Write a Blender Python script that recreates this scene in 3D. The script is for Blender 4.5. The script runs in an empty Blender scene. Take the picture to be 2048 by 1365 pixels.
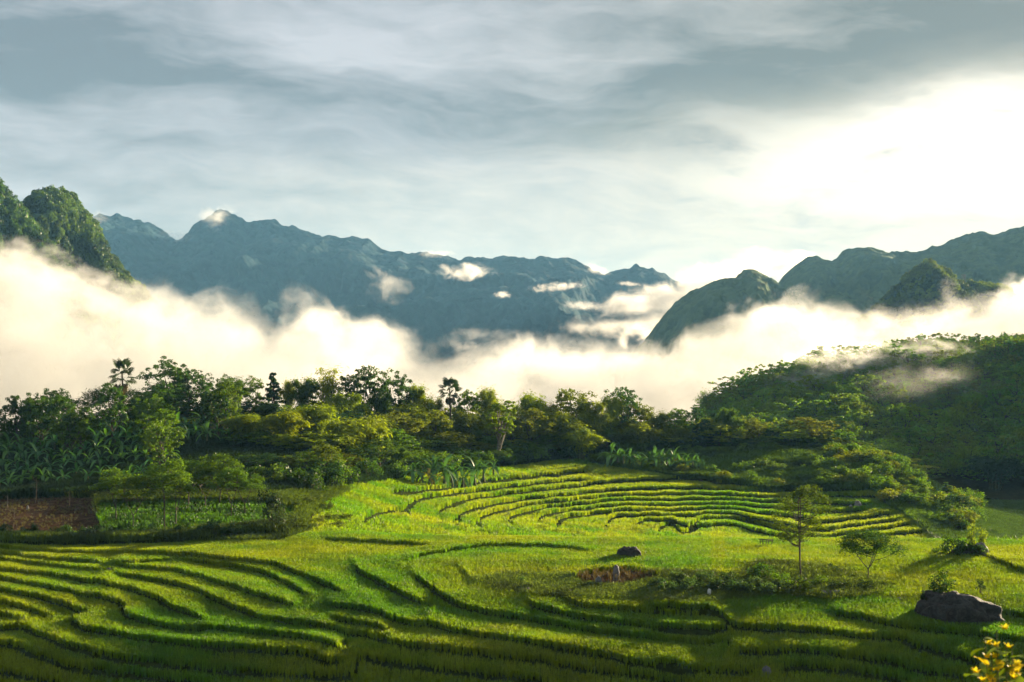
import bpy, math, random
import numpy as np
from mathutils import Vector, Matrix

# ------------------------------------------------------------------ camera, sky, sun, exposure
SC = bpy.context.scene
COL = SC.collection
rad = math.radians
F = 2844.4                     # focal length in photo pixels (50 mm on 36 mm)
CX, CY = 1024.0, 682.5
SUN_AZ, SUN_EL = 40.0, 9.8    # to the right of the view direction, above the horizon

cam_d = bpy.data.cameras.new('camera'); cam = bpy.data.objects.new('camera', cam_d); COL.objects.link(cam)
cam.location = (0, 0, 0); cam.rotation_euler = (rad(90), 0, 0)
cam_d.lens = 50; cam_d.sensor_width = 36; cam_d.clip_start = 0.1; cam_d.clip_end = 30000
SC.camera = cam

SC.render.engine = 'CYCLES'
SC.view_settings.view_transform = 'Standard'; SC.view_settings.look = 'None'
SC.view_settings.gamma = 1; SC.view_settings.use_curve_mapping = False
SC.view_settings.exposure = 2.1
cy = SC.cycles
cy.use_denoising = True
cy.max_bounces = 12; cy.diffuse_bounces = 3; cy.glossy_bounces = 1; cy.transmission_bounces = 4
cy.volume_bounces = 12; cy.transparent_max_bounces = 8
cy.volume_step_rate = 1.0; cy.volume_max_steps = 160
cy.caustics_reflective = False; cy.caustics_refractive = False

sd = Vector((math.sin(rad(SUN_AZ)) * math.cos(rad(SUN_EL)), math.cos(rad(SUN_AZ)) * math.cos(rad(SUN_EL)), math.sin(rad(SUN_EL))))
sun_d = bpy.data.lights.new('sun', 'SUN'); sun = bpy.data.objects.new('sun', sun_d); COL.objects.link(sun)
sun_d.energy = 5.0; sun_d.color = (1.0, 0.855, 0.60); sun_d.angle = rad(1.5)
sun.rotation_euler = sd.to_track_quat('Z', 'Y').to_euler()

# ------------------------------------------------------------------ node helper
class E:
    """socket with arithmetic"""
    def __init__(s, nt, k): s.nt, s.k = nt, k
    def m(s, op, *a, clamp=False):
        n = s.nt.nodes.new('ShaderNodeMath'); n.operation = op; n.use_clamp = clamp
        for i, v in enumerate((s,) + a):
            if isinstance(v, E): s.nt.links.new(v.k, n.inputs[i])
            else: n.inputs[i].default_value = v
        return E(s.nt, n.outputs[0])
    def __add__(s, o): return s.m('ADD', o)
    def __sub__(s, o): return s.m('SUBTRACT', o)
    def __mul__(s, o): return s.m('MULTIPLY', o)
    def __truediv__(s, o): return s.m('DIVIDE', o)
    __radd__ = __add__; __rmul__ = __mul__
    def clamp(s): return s.m('ADD', 0.0, clamp=True)
    def smooth(s, a, b):
        n = s.nt.nodes.new('ShaderNodeMapRange'); n.interpolation_type = 'SMOOTHSTEP'
        s.nt.links.new(s.k, n.inputs[0]); n.inputs[1].default_value = a; n.inputs[2].default_value = b
        return E(s.nt, n.outputs[0])
    def lin(s, a, b, c=0.0, d=1.0):
        n = s.nt.nodes.new('ShaderNodeMapRange')
        s.nt.links.new(s.k, n.inputs[0])
        for i, v in enumerate((a, b, c, d)): n.inputs[i + 1].default_value = v
        return E(s.nt, n.outputs[0])
def xyz(nt, sock):
    n = nt.nodes.new('ShaderNodeSeparateXYZ'); nt.links.new(sock, n.inputs[0])
    return [E(nt, n.outputs[i]) for i in range(3)]
def comb(nt, x, y, z):
    n = nt.nodes.new('ShaderNodeCombineXYZ')
    for i, v in enumerate((x, y, z)):
        if isinstance(v, E): nt.links.new(v.k, n.inputs[i])
        else: n.inputs[i].default_value = v
    return n.outputs[0]
def noise(nt, vec, scale, detail=3.0, rough=0.55, dist=0.0):
    n = nt.nodes.new('ShaderNodeTexNoise'); n.inputs['Scale'].default_value = scale
    n.inputs['Detail'].default_value = detail; n.inputs['Roughness'].default_value = rough
    n.inputs['Distortion'].default_value = dist
    if vec is not None: nt.links.new(vec, n.inputs['Vector'])
    return E(nt, n.outputs[0])
def mixc(nt, f, a, b, blend='MIX'):
    n = nt.nodes.new('ShaderNodeMix'); n.data_type = 'RGBA'; n.blend_type = blend
    for i, v in ((0, f), (6, a), (7, b)):
        if isinstance(v, E): nt.links.new(v.k, n.inputs[i])
        elif hasattr(v, 'is_output'): nt.links.new(v, n.inputs[i])
        elif isinstance(v, (tuple, list)): n.inputs[i].default_value = tuple(v) + (1.0,) * (4 - len(v))
        else: n.inputs[i].default_value = v
    return n.outputs[2]
def fcurve(nt, x, pts):
    """piecewise curve of x through pts (x0,y0).. via a Float Curve"""
    xs = [p[0] for p in pts]; ys = [p[1] for p in pts]
    x0, x1, y0, y1 = min(xs), max(xs), min(ys), max(ys)
    n = nt.nodes.new('ShaderNodeFloatCurve'); c = n.mapping.curves[0]
    P = [((a - x0) / (x1 - x0), (b - y0) / (y1 - y0)) for a, b in pts]
    c.points[0].location = P[0]; c.points[1].location = P[-1]
    for p in P[1:-1]: c.points.new(*p)
    n.mapping.update()
    nt.links.new(x.lin(x0, x1).k, n.inputs['Value'])
    return E(nt, n.outputs[0]) * (y1 - y0) + y0

# ------------------------------------------------------------------ sky
world = bpy.data.worlds.new('World'); SC.world = world; world.use_nodes = True
nt = world.node_tree; nt.nodes.clear()
out = nt.nodes.new('ShaderNodeOutputWorld')
tc = nt.nodes.new('ShaderNodeTexCoord')
dx, dy, dz = xyz(nt, tc.outputs['Generated'])
az = dx.m('ARCTAN2', dy)
el = dz.m('ARCSINE')
AZ = lambda px: math.atan((px - CX) / F)
EL = lambda py: math.atan((CY - py) / F)
sk = nt.nodes.new('ShaderNodeTexSky'); sk.sky_type = 'NISHITA'; sk.sun_disc = False
sk.sun_elevation = rad(SUN_EL); sk.sun_rotation = rad(SUN_AZ)
wx = noise(nt, comb(nt, dx * 3.0, dy * 3.0, dz * 9.0), 2.2, 3.0)
wv = wx - 0.5
# streaky cloud layers: thin in elevation, long in azimuth
n1 = noise(nt, comb(nt, dx * 2.2, dy * 2.2, (dz + dx * 0.10) * 11.0 + wv * 0.8), 2.0, 6.0, 0.55)
n2 = noise(nt, comb(nt, dx * 6.0, dy * 6.0, (dz + dx * 0.06) * 26.0 + wv * 1.5), 2.0, 5.0, 0.62)
n4 = noise(nt, comb(nt, dx * 14.0, dy * 14.0, (dz + dx * 0.05) * 55.0 + wv * 2.0), 2.0, 4.0, 0.65)
n3 = noise(nt, comb(nt, dx * 1.0, dy * 1.0, dz * 5.0), 1.6, 2.0)
azw = az + wv * 0.06
elw = el + wv * 0.05 + (n2 - 0.5) * 0.045
# broad tone: lighter towards the horizon, dark bank sloping down to the middle
bank = fcurve(nt, azw, [(-3.2, 0.20), (AZ(0), EL(130)), (AZ(500), EL(180)), (AZ(1000), EL(240)), (AZ(1300), EL(200)), (AZ(1700), EL(150)), (AZ(2048), EL(90)), (0.7, 0.22), (3.2, 0.2)])
dbank = (elw - bank)
darkb = (dbank.m('ABSOLUTE')).smooth(0.055, 0.0)
low = el.lin(EL(640), EL(200), 1.0, 0.0)
tone = 0.46 + (n1 - 0.5) * 2.1 + (n2 - 0.5) * 1.0 + low * 0.34 - darkb * 0.44 + (n3 - 0.5) * 0.4 + (n4 - 0.5) * 0.45
tone = tone.clamp()
colA, colB = (0.215, 0.262, 0.305), (0.62, 0.655, 0.72)
base = mixc(nt, tone, colA, colB)
# to the right the cloud is greener and duller, low down it is cream
rightw = azw.smooth(AZ(700), AZ(1700))
base = mixc(nt, rightw * (1.0 - 0.0), base, mixc(nt, tone, (0.200, 0.235, 0.240), (0.62, 0.63, 0.62)))
cream = (el.smooth(EL(270), EL(390))) * azw.smooth(AZ(50), AZ(750)) * ((n1 - 0.5) * 2.2 + 1.1).clamp()
base = mixc(nt, cream * 0.9, base, mixc(nt, ((n2 - 0.5) * 2.2 + (n4 - 0.5) * 1.2 + 0.5).clamp(), (0.50, 0.555, 0.575), (0.80, 0.80, 0.76)))
# the opening in the cloud near the sun
edge = fcurve(nt, azw, [(-3.2, -0.3), (AZ(700), EL(330)), (AZ(1000), EL(310)), (AZ(1350), EL(268)), (AZ(1600), EL(245)), (AZ(1800), EL(208)), (AZ(1950), EL(182)), (AZ(2200), EL(170)), (0.65, 0.16), (0.9, -0.3), (3.2, -0.3)])
up = (edge - elw).smooth(-0.012, 0.026)
dn = (el + wv * 0.03 + (n1 - 0.5) * 0.03).smooth(EL(455), EL(365))
azg = azw.smooth(AZ(1300), AZ(1830)) * azw.smooth(0.95, 0.62)
opening = up * (dn * 0.82 + 0.18) * azg * ((n2 - 0.5) * 2.4 + (n4 - 0.5) * 1.6 + 0.95).clamp()
halo = (edge - elw).smooth(-0.035, 0.012) * azw.smooth(AZ(850), AZ(1600)) * azw.smooth(1.0, 0.6)
base = mixc(nt, halo * 0.62 * ((n2 - 0.5) * 2.4 + 0.75).clamp(), base, (0.97, 0.93, 0.76))
dotp = dx * sd.x + dy * sd.y + dz * sd.z
glow = (dotp.m('MAXIMUM', 0.0)).m('POWER', 60.0)
base = mixc(nt, (opening * 1.0), base, (1.45, 1.38, 1.20))
gl = nt.nodes.new('ShaderNodeMix'); gl.data_type = 'RGBA'; gl.blend_type = 'ADD'
gl.inputs[0].default_value = 1.0
nt.links.new(base, gl.inputs[6])
gc = mixc(nt, glow * (opening * 0.9 + 0.1), (0, 0, 0), (0.7, 0.6, 0.45))
nt.links.new(gc, gl.inputs[7])
# a little of the clear sky above shows through the cloud sheet
skyc = nt.nodes.new('ShaderNodeVectorMath'); skyc.operation = 'SCALE'; nt.links.new(sk.outputs[0], skyc.inputs[0]); skyc.inputs['Scale'].default_value = 0.08
fin = mixc(nt, 0.08, gl.outputs[2], skyc.outputs[0])
below = el.smooth(-0.02, -0.12)
fin = mixc(nt, below, fin, (0.10, 0.12, 0.10))
bg = nt.nodes.new('ShaderNodeBackground'); nt.links.new(fin, bg.inputs[0]); bg.inputs[1].default_value = 0.237
nt.links.new(bg.outputs[0], out.inputs[0])
world.cycles.sampling_method = 'MANUAL'; world.cycles.sample_map_resolution = 1024

# ------------------------------------------------------------------ numpy noise
_rng = np.random.RandomState(7)
_perm = _rng.permutation(1024)
_tab = _rng.rand(1024)
def _h(ix, iy, iz=0):
    return _tab[_perm[(_perm[(_perm[ix & 1023] + iy) & 1023] + iz) & 1023]]
def vnoise(x, y, seed=0):
    x = np.asarray(x, float); y = np.asarray(y, float)
    ix = np.floor(x).astype(int); iy = np.floor(y).astype(int)
    fx = x - ix; fy = y - iy
    fx = fx * fx * fx * (fx * (fx * 6 - 15) + 10); fy = fy * fy * fy * (fy * (fy * 6 - 15) + 10)
    a = _h(ix, iy, seed); b = _h(ix + 1, iy, seed); c = _h(ix, iy + 1, seed); d = _h(ix + 1, iy + 1, seed)
    return (a + (b - a) * fx) * (1 - fy) + (c + (d - c) * fx) * fy
def fbm(x, y, oct=4, seed=0, gain=0.5):
    s = 0; a = 1; t = 0
    for o in range(oct):
        s = s + a * (vnoise(x * 2 ** o + 17.3 * o, y * 2 ** o + 9.1 * o, seed + o) - 0.5) * 2; t += a; a *= gain
    return s / t

# ------------------------------------------------------------------ object helpers
def tag(o, label=None, cat=None, group=None, kind=None):
    if label: o['label'] = label
    if cat: o['category'] = cat
    if group: o['group'] = group
    if kind: o['kind'] = kind
    return o
def mesh_np(name, V, FA, mats=(), smooth=False, mat_idx=None):
    """V (n,3); FA list of (k,m) int arrays of faces with m corners each"""
    me = bpy.data.meshes.new(name)
    if not isinstance(FA, (list, tuple)): FA = [FA]
    FA = [np.asarray(f, np.int32) for f in FA if len(f)]
    nl = sum(f.size for f in FA); nf = sum(len(f) for f in FA)
    me.vertices.add(len(V)); me.vertices.foreach_set('co', np.asarray(V, np.float32).ravel())
    me.loops.add(nl); me.loops.foreach_set('vertex_index', np.concatenate([f.ravel() for f in FA]))
    me.polygons.add(nf)
    tot = np.concatenate([np.full(len(f), f.shape[1], np.int32) for f in FA])
    st = np.concatenate([[0], np.cumsum(tot)[:-1]]).astype(np.int32)
    me.polygons.foreach_set('loop_start', st); me.polygons.foreach_set('loop_total', tot)
    for m in mats: me.materials.append(m)
    if mat_idx is not None: me.polygons.foreach_set('material_index', np.asarray(mat_idx, np.int32))
    if smooth: me.polygons.foreach_set('use_smooth', np.ones(nf, bool))
    me.update(calc_edges=True); me.validate()
    return me
def ob(name, me, parent=None, loc=(0, 0, 0), rotz=0.0, scale=None):
    o = bpy.data.objects.new(name, me); COL.objects.link(o)
    o.location = loc; o.rotation_euler = (0, 0, rotz)
    if scale is not None: o.scale = scale
    if parent is not None: o.parent = parent
    return o
def grid_faces(nr, nc):
    i = np.arange(nr - 1)[:, None] * nc + np.arange(nc - 1)[None, :]
    i = i.ravel()
    return np.stack([i, i + 1, i + nc + 1, i + nc], 1)
def set_color(me, name, arr):
    a = me.color_attributes.new(name, 'FLOAT_COLOR', 'POINT')
    c = np.ones((len(me.vertices), 4), np.float32); c[:, :3] = arr
    a.data.foreach_set('color', c.ravel())

def material(name):
    m = bpy.data.materials.new(name); m.use_nodes = True
    t = m.node_tree; t.nodes.clear()
    return m, t, t.nodes.new('ShaderNodeOutputMaterial')

# ------------------------------------------------------------------ the lie of the land
# depth profile per azimuth column: nodes (forward distance, height); 'Y' rows are given as (photo row, distance)
def zY(Y, r): return -(Y - CY) / F * r
NEAR = [(-30, 3.0), (-6, -1.2), (0, -1.75), (4, -2.2), (10, -4.0), (20, -7.6), (40, -13.0), (58, -16.6), (68, -18.0)]
def front(dr=0.0):
    return [(73, zY(1385, 73)), (74, zY(1365, 74)), (77.5, zY(1300, 77.5)), (86, zY(1200, 86)), (95.5, zY(1130, 95.5))]
Yr = lambda L: [(r, zY(Y, r)) for Y, r in L]
PROF = {
 -1300: Yr([(1085, 104)]) + [(110, -14.6), (130, -14.5), (160, -14), (200, -14), (300, -45), (560, -75), (900, -80)],
 0: Yr([(1085, 104), (1080, 106)]) + [(122, zY(1003, 122)), (132, -14.2), (160, -14.0), (200, -14.0), (240, -18), (320, -45), (560, -75), (900, -80)],
 200: Yr([(1085, 104), (1078, 106)]) + [(122, zY(1000, 122)), (132, -13.2), (160, -12.0), (200, -11.5), (240, -15), (320, -45), (560, -75), (900, -80)],
 400: Yr([(1082, 104), (1075, 106)]) + [(122, zY(998, 122)), (132, -13.0), (160, -11.3), (200, -10.5), (240, -14), (320, -45), (560, -75), (900, -80)],
 560: Yr([(1076, 105), (1066, 107)]) + [(122, zY(1000, 122)), (134, -13.6), (160, -11.8), (200, -10.6), (240, -14), (320, -45), (560, -75), (900, -80)],
 640: Yr([(1078, 105), (1050, 112), (1010, 122), (992, 130)]) + [(140, -13.6), (160, -12.6), (200, -11.4), (240, -15), (320, -45), (560, -75), (900, -80)],
 800: Yr([(1080, 106)]) + [(110, -15.7)] + Yr([(1076, 118), (1040, 134), (1000, 148), (966, 160)]) + [(175, -15.5), (200, -14.0), (225, -13.0), (250, -17), (320, -45), (560, -75), (900, -80)],
 1000: Yr([(1082, 106)]) + [(112, -16.4), (128, -18.3)] + Yr([(1076, 134), (1040, 152), (1000, 168), (946, 186), (940, 190)]) + [(205, -15.8), (230, -15.0), (250, -18), (320, -45), (560, -75), (900, -80)],
 1200: Yr([(1084, 106)]) + [(115, -17.2), (140, -20.0)] + Yr([(1076, 148), (1035, 166), (990, 184), (938, 203), (922, 208)]) + [(222, -16.2), (240, -16.0), (260, -20), (330, -45), (560, -75), (900, -80)],
 1400: Yr([(1086, 106)]) + [(118, -18.0), (148, -21.6)] + Yr([(1078, 158), (1030, 175), (985, 192), (940, 210), (918, 217)]) + [(230, -17.0), (250, -18.0), (275, -22), (310, -20), (345, -16.5), (380, -30), (560, -75), (900, -80)],
 1500: Yr([(1086, 106)]) + [(118, -18.2), (152, -22.0)] + Yr([(1080, 162), (1030, 178), (985, 194), (940, 210), (905, 222)]) + [(236, -17.0), (255, -19.0), (275, -21), (300, -16.5), (330, -12.0), (345, -11.0), (380, -24), (560, -75), (900, -80)],
 1600: Yr([(1087, 106)]) + [(118, -18.4), (155, -22.4)] + Yr([(1082, 164), (1030, 180), (985, 195), (940, 209), (900, 224)]) + [(238, -17.4), (256, -20.0), (272, -20.5), (320, -13.5), (365, -8.2), (380, -8.5), (420, -24), (560, -75), (900, -80)],
 1800: Yr([(1087, 106)]) + [(118, -18.6), (158, -22.8)] + Yr([(1084, 166), (1040, 180), (1000, 191), (960, 202), (920, 213)]) + [(226, -19.5), (245, -23.5), (262, -23.0), (310, -14.0), (360, -6.6), (400, -3.4), (420, -4.5), (560, -65), (900, -80)],
 1900: Yr([(1087, 106)]) + [(118, -19.0), (158, -23.2)] + Yr([(1086, 168), (1060, 180), (1035, 192), (1010, 205)]) + [(235, -26.2), (248, -26.0), (262, -24.4), (310, -15.0), (360, -7.0), (400, -3.2), (420, -4.0), (560, -65), (900, -80)],
 2048: Yr([(1089, 106)]) + [(118, -19.4), (158, -24.0), (175, -25.2), (205, -26.2), (235, -26.6), (250, -26.0), (262, -24.4), (310, -14.0), (360, -6.0), (400, -3.5), (420, -3.5), (560, -60), (900, -80)],
 2150: Yr([(1089, 106)]) + [(118, -19.4), (158, -24.0), (175, -25.2), (205, -26.2), (235, -25.6), (250, -23.0), (262, -19.4), (300, -9.0), (340, -1.0), (380, 1.5), (400, 1.5), (440, -4), (560, -50), (900, -80)],
 2400: Yr([(1090, 106)]) + [(118, -19.4), (158, -24.0), (175, -25.2), (205, -26.2), (225, -25.6), (240, -22.0), (262, -16.4), (300, -5.0), (340, 1.0), (400, 3.5), (450, -2), (560, -40), (900, -80)],
 3600: Yr([(1090, 106)]) + [(118, -19.4), (158, -24.0), (175, -25.2), (205, -25.2), (225, -22.6), (240, -18.0), (262, -12.4), (300, -2.0), (340, 6.0), (400, 9.0), (450, 4), (560, -40), (900, -80)],
}
PX = sorted(PROF)
RG = np.concatenate([np.arange(-40, 66, 2.0), np.arange(66, 108, 0.2), np.arange(108, 232, 0.3), np.arange(232, 430, 2.5), np.arange(430, 905, 12.0)])
XG = np.concatenate([np.arange(-1300, -60, 40.0), np.arange(-60, 2110, 4.0), np.arange(2110, 3601, 40.0)])
_cols = np.stack([np.interp(RG, *zip(*(NEAR + front() + PROF[x]))) for x in PX])
def smooth_row(a, n):
    k = np.ones(n) / n
    return np.convolve(np.pad(a, n // 2, mode='edge'), k, mode='valid')[:len(a)]
BASE = np.empty((len(XG), len(RG)))
XS = np.concatenate([np.linspace(XG[0], XG[-1], 1226)])
for j in range(len(RG)):
    c = np.interp(XS, PX, _cols[:, j]); c = smooth_row(c, 41)
    BASE[:, j] = np.interp(XG, XS, c)
XW = (XG[:, None] - CX) / F * RG[None, :]
BASE += 0.5 * fbm(XW / 26, RG[None, :] / 26 + 0 * XW, 3, 3) * (RG[None, :] > 232) + 0.0
YG = CY - F * BASE / np.maximum(RG[None, :], 1.0)

# terrace edges, traced as ground contours: (region, rise, points)
def c3(*p): return [(680 + .3418 * a, 700 + .3418 * b) for a, b in p]
def c4(*p): return [(1340 + .3457 * a, 640 + .3457 * b) for a, b in p]
def c5(*p): return [(.3418 * a, 1000 + .3418 * b) for a, b in p]
def c6(*p): return [(680 + .3418 * a, 1000 + .3418 * b) for a, b in p]
def c7(*p): return [(1340 + .3457 * a, 960 + .3457 * b) for a, b in p]
EDGES = [
 ('f', .75, c5((-300, 262), (0, 268), (200, 273), (500, 275), (900, 258), (1200, 238), (1450, 215), (1600, 195), (1700, 205))),
 ('f', .40, c5((-200, 275), (0, 290), (60, 308), (250, 325), (500, 330), (800, 335), (1000, 348), (1130, 358), (1300, 378), (1550, 398), (1700, 443), (1860, 503), (1960, 553), (2040, 572))),
 ('f', .40, c5((-200, 330), (0, 340), (200, 365), (400, 380), (560, 390), (640, 408))),
 ('f', .30, c5((640, 412), (800, 400), (950, 380), (1060, 368))),
 ('f', .42, c5((660, 412), (900, 425), (1050, 445), (1230, 500), (1400, 550), (1600, 615), (1760, 665))),
 ('f', .38, c5((1040, 366), (1080, 372), (1300, 398), (1450, 424), (1560, 455), (1680, 515), (1790, 575), (1850, 592))),
 ('f', .36, c5((-200, 350), (0, 370), (250, 400), (400, 420), (620, 435))),
 ('f', .45, c5((640, 440), (700, 455), (850, 485), (1020, 515), (1180, 565), (1230, 600), (1320, 640), (1430, 690), (1490, 715), (1700, 752), (2040, 795), (2300, 850))),
 ('f', .45, c5((-200, 425), (0, 435), (150, 450), (350, 465), (450, 495), (650, 525), (800, 560), (900, 598), (960, 640), (1040, 682), (1160, 722), (1215, 755))),
 ('f', .45, c5((-200, 465), (0, 485), (200, 525), (400, 565), (600, 592), (700, 630), (720, 660), (708, 690), (760, 722), (900, 760), (1050, 782), (1190, 785), (1400, 800), (1550, 812), (1800, 845), (1950, 885), (2050, 925))),
 ('f', .50, c5((-200, 550), (0, 565), (150, 582), (300, 616), (420, 652), (500, 678), (428, 722), (425, 755), (480, 797), (600, 815), (800, 845), (1000, 870), (1200, 890), (1400, 905), (1600, 920), (1800, 930), (1850, 958), (1920, 978), (2040, 968))),
 ('f', .42, c5((-200, 615), (0, 628), (120, 655), (250, 690), (325, 710))),
 ('f', .42, c5((-200, 690), (0, 700), (80, 720), (175, 742))),
 ('f', .50, c5((-200, 800), (0, 785), (60, 776), (140, 775), (200, 815), (340, 880), (450, 905), (600, 948), (800, 985), (1000, 1000), (1250, 1016), (1500, 1026), (1800, 1042), (2100, 1060))),
 ('f', .50, c5((-200, 850), (0, 865), (100, 895), (200, 938), (330, 978), (420, 1003), (600, 1018), (800, 1040), (1000, 1065), (1250, 1090))),
 ('f', .45, c5((-200, 1010), (0, 1025), (200, 1058), (400, 1085))),
 ('f', .35, c6((-100, 250), (0, 258), (200, 268), (450, 283), (550, 283))),
 ('f', .30, c6((430, 405), (380, 388), (500, 348), (700, 315), (900, 290), (1200, 294), (1500, 318))),
 ('f', .45, c6((60, 380), (85, 405), (100, 445), (180, 488), (300, 550), (400, 602), (545, 636))),
 ('f', .35, c6((560, 640), (530, 670), (505, 715))),
 ('f', .42, c6((405, 425), (440, 478), (540, 555), (640, 620), (750, 666), (900, 700), (1080, 722), (1300, 752), (1450, 785), (1700, 815), (2048, 838), (2300, 838))),
 ('f', .40, c6((680, 405), (720, 445), (785, 492))),
 ('f', .45, c6((-100, 640), (0, 662), (150, 682), (300, 728), (400, 758), (510, 762), (650, 800), (800, 828), (1000, 856), (1200, 890), (1400, 922), (1550, 950), (1700, 990), (1900, 1015), (2080, 1035))),
 ('f', .42, c6((1080, 602), (1110, 648), (1250, 690), (1500, 732), (1800, 770), (2048, 788), (2250, 790))),
 ('f', .38, c6((1290, 612), (1400, 655), (1600, 675), (1800, 690), (2048, 700), (2250, 700))),
 ('f', .42, c6((-80, 715), (0, 735), (150, 762), (270, 800), (245, 850), (400, 885), (600, 910), (800, 935), (1000, 955), (1200, 970), (1400, 1002), (1700, 1035), (2060, 1075))),
 ('f', .50, c6((80, 930), (300, 975), (500, 1000), (800, 1035), (1000, 1055), (1250, 1085))),
 ('f', .50, c7((-150, 780), (100, 790), (270, 812), (380, 880), (700, 908), (900, 922), (1130, 942), (1330, 940), (1345, 960), (1400, 985), (1550, 1030), (1750, 1070), (2048, 1100), (2300, 1120))),
 ('f', .40, c7((-100, 885), (0, 895), (200, 900), (370, 895))),
 ('f', .42, c7((900, 800), (1100, 830), (1300, 880), (1500, 905), (1700, 925), (2048, 965), (2300, 985))),
 ('f', .45, c7((330, 1050), (440, 1025), (600, 1018), (800, 1022), (1000, 1048), (1200, 1085), (1500, 1125), (1750, 1165))),
 ('f', .50, c7((600, 1120), (700, 1100), (800, 1098), (1000, 1118), (1200, 1148), (1400, 1180))),
 ('f', .42, c7((-100, 1105), (0, 1115), (200, 1125), (370, 1130), (520, 1105))),
 ('f', .30, c7((1760, 445), (1820, 465), (1950, 515), (2010, 545), (2200, 560))),
 ('f', .35, c7((1880, 790), (2000, 810), (2300, 830))),
 # far bowl
 ('b', .35, c3((700, 1103), (400, 1099), (270, 1075), (215, 1020), (130, 1035), (190, 990), (300, 960), (370, 945))),
 ('b', .45, c3((280, 855), (550, 840), (800, 795), (1100, 760), (1300, 740), (1480, 718))),
 ('b', .42, c3((900, 1103), (560, 1097), (430, 1065), (400, 1040), (408, 1000), (362, 968), (390, 942), (480, 885), (600, 865), (800, 845), (1000, 820), (1250, 790), (1480, 772))),
 ('b', .42, c3((1000, 1106), (800, 1088), (640, 1055), (590, 1022), (575, 968), (640, 935), (720, 900), (900, 865), (1100, 840), (1330, 815), (1600, 785), (2048, 765)) + c4((300, 960), (540, 975))),
 ('b', .42, c3((1200, 1108), (950, 1095), (760, 1062), (690, 1022), (700, 985), (780, 952), (900, 925), (1100, 890), (1300, 872), (1600, 838)) + c4((0, 992), (300, 990), (530, 1004), (900, 1002), (1190, 992))),
 ('b', .40, c3((1180, 1103), (1000, 1098), (880, 1088), (812, 1050), (822, 1000), (950, 958), (1100, 923), (1300, 908), (1600, 872)) + c4((0, 1022), (250, 1028), (540, 1042), (820, 1030), (1000, 1026), (1250, 1030))),
 ('b', .42, c3((1300, 1108), (1080, 1083), (1000, 1047), (990, 1000), (1100, 967), (1210, 928), (1400, 913), (1650, 890)) + c4((0, 1056), (300, 1050), (540, 1062), (820, 1070), (1040, 1085), (1180, 1075))),
 ('b', .42, c3((1500, 1108), (1280, 1077), (1180, 1047), (1165, 1002), (1280, 967), (1450, 943), (1650, 925)) + c4((0, 1090), (200, 1085), (400, 1086), (560, 1096), (800, 1120), (1000, 1118), (1170, 1105))),
 ('b', .42, c3((1650, 1108), (1380, 1080), (1285, 1052), (1280, 1017), (1400, 987), (1600, 962)) + c4((0, 1118), (150, 1112), (380, 1105), (520, 1130), (800, 1160), (830, 1192), (1100, 1162), (1330, 1132))),
 ('b', .42, c3((1800, 1108), (1620, 1092), (1550, 1072), (1560, 1032), (1600, 992), (1720, 978)) + c4((0, 1150), (130, 1140), (330, 1130), (440, 1160), (640, 1200), (850, 1240), (1100, 1202), (1370, 1165))),
 ('b', .40, c3((1900, 1108), (1780, 1062), (1720, 1032), (1850, 1002)) + c4((20, 1185), (120, 1215), (200, 1165), (400, 1160), (560, 1200), (760, 1250), (900, 1268), (1200, 1225), (1430, 1185))),
 ('b', .38, c3((2000, 1108), (1860, 1072), (1950, 1022)) + c4((60, 1240), (180, 1210), (380, 1200), (480, 1235), (640, 1260), (900, 1290), (1200, 1262), (1500, 1235))),
]
# turn photo rows into distances column by column
jc = np.searchsorted(RG, 106.2)
kc = np.searchsorted(RG, 250)
vis0 = np.searchsorted(RG, 109.0)
def row_to_r(i, Y, reg):
    if reg == 'f': a, b = np.searchsorted(RG, 72.5), jc
    else:
        a = vis0 + int(np.argmax(YG[i, vis0:vis0 + 180])); b = np.searchsorted(RG, 228)
    ys = YG[i, a:b]; rs = RG[a:b]
    if Y >= ys[0]: return rs[0]
    k = np.argmax(ys <= Y)
    if ys[k] > Y: return rs[-1]
    if k == 0: return rs[0]
    t = (ys[k - 1] - Y) / max(ys[k - 1] - ys[k], 1e-6)
    return rs[k - 1] + t * (rs[k] - rs[k - 1])
cross = [[] for _ in XG]          # (distance, signed rise, edge id)
for eid, (reg, rise, pts) in enumerate(EDGES):
    pts = np.array(pts)
    # dense smooth resample (Catmull-Rom)
    P = np.vstack([2 * pts[0] - pts[1], pts, 2 * pts[-1] - pts[-2]])
    dense = []
    for k in range(1, len(P) - 2):
        t = np.linspace(0, 1, 14, endpoint=False)[:, None]
        p0, p1, p2, p3 = P[k - 1], P[k], P[k + 1], P[k + 2]
        dense.append(0.5 * ((2 * p1) + (-p0 + p2) * t + (2 * p0 - 5 * p1 + 4 * p2 - p3) * t ** 2 + (-p0 + 3 * p1 - 3 * p2 + p3) * t ** 3))
    D = np.vstack(dense + [P[-2:-1]])
    L = np.concatenate([[0], np.cumsum(np.hypot(*np.diff(D, axis=0).T))])
    for k in range(len(D) - 1):
        x0, y0 = D[k]; x1, y1 = D[k + 1]
        if abs(x1 - x0) < 1e-6: continue
        lo, hi = (x0, x1) if x1 > x0 else (x1, x0)
        for i in range(np.searchsorted(XG, lo), np.searchsorted(XG, hi)):
            t = (XG[i] - x0) / (x1 - x0)
            s = L[k] + t * (L[k + 1] - L[k])
            tp = min(1.0, (s + 3) / 28, (L[-1] - s + 3) / 28)
            Y = y0 + t * (y1 - y0) + 0.8 * math.sin(XG[i] * 0.11 + eid)
            cross[i].append((row_to_r(i, Y, reg), math.copysign(rise * tp * (0.74 if reg == 'f' else 1.5), x1 - x0), eid))
Z = BASE.copy()
TID = np.zeros_like(BASE)
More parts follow.
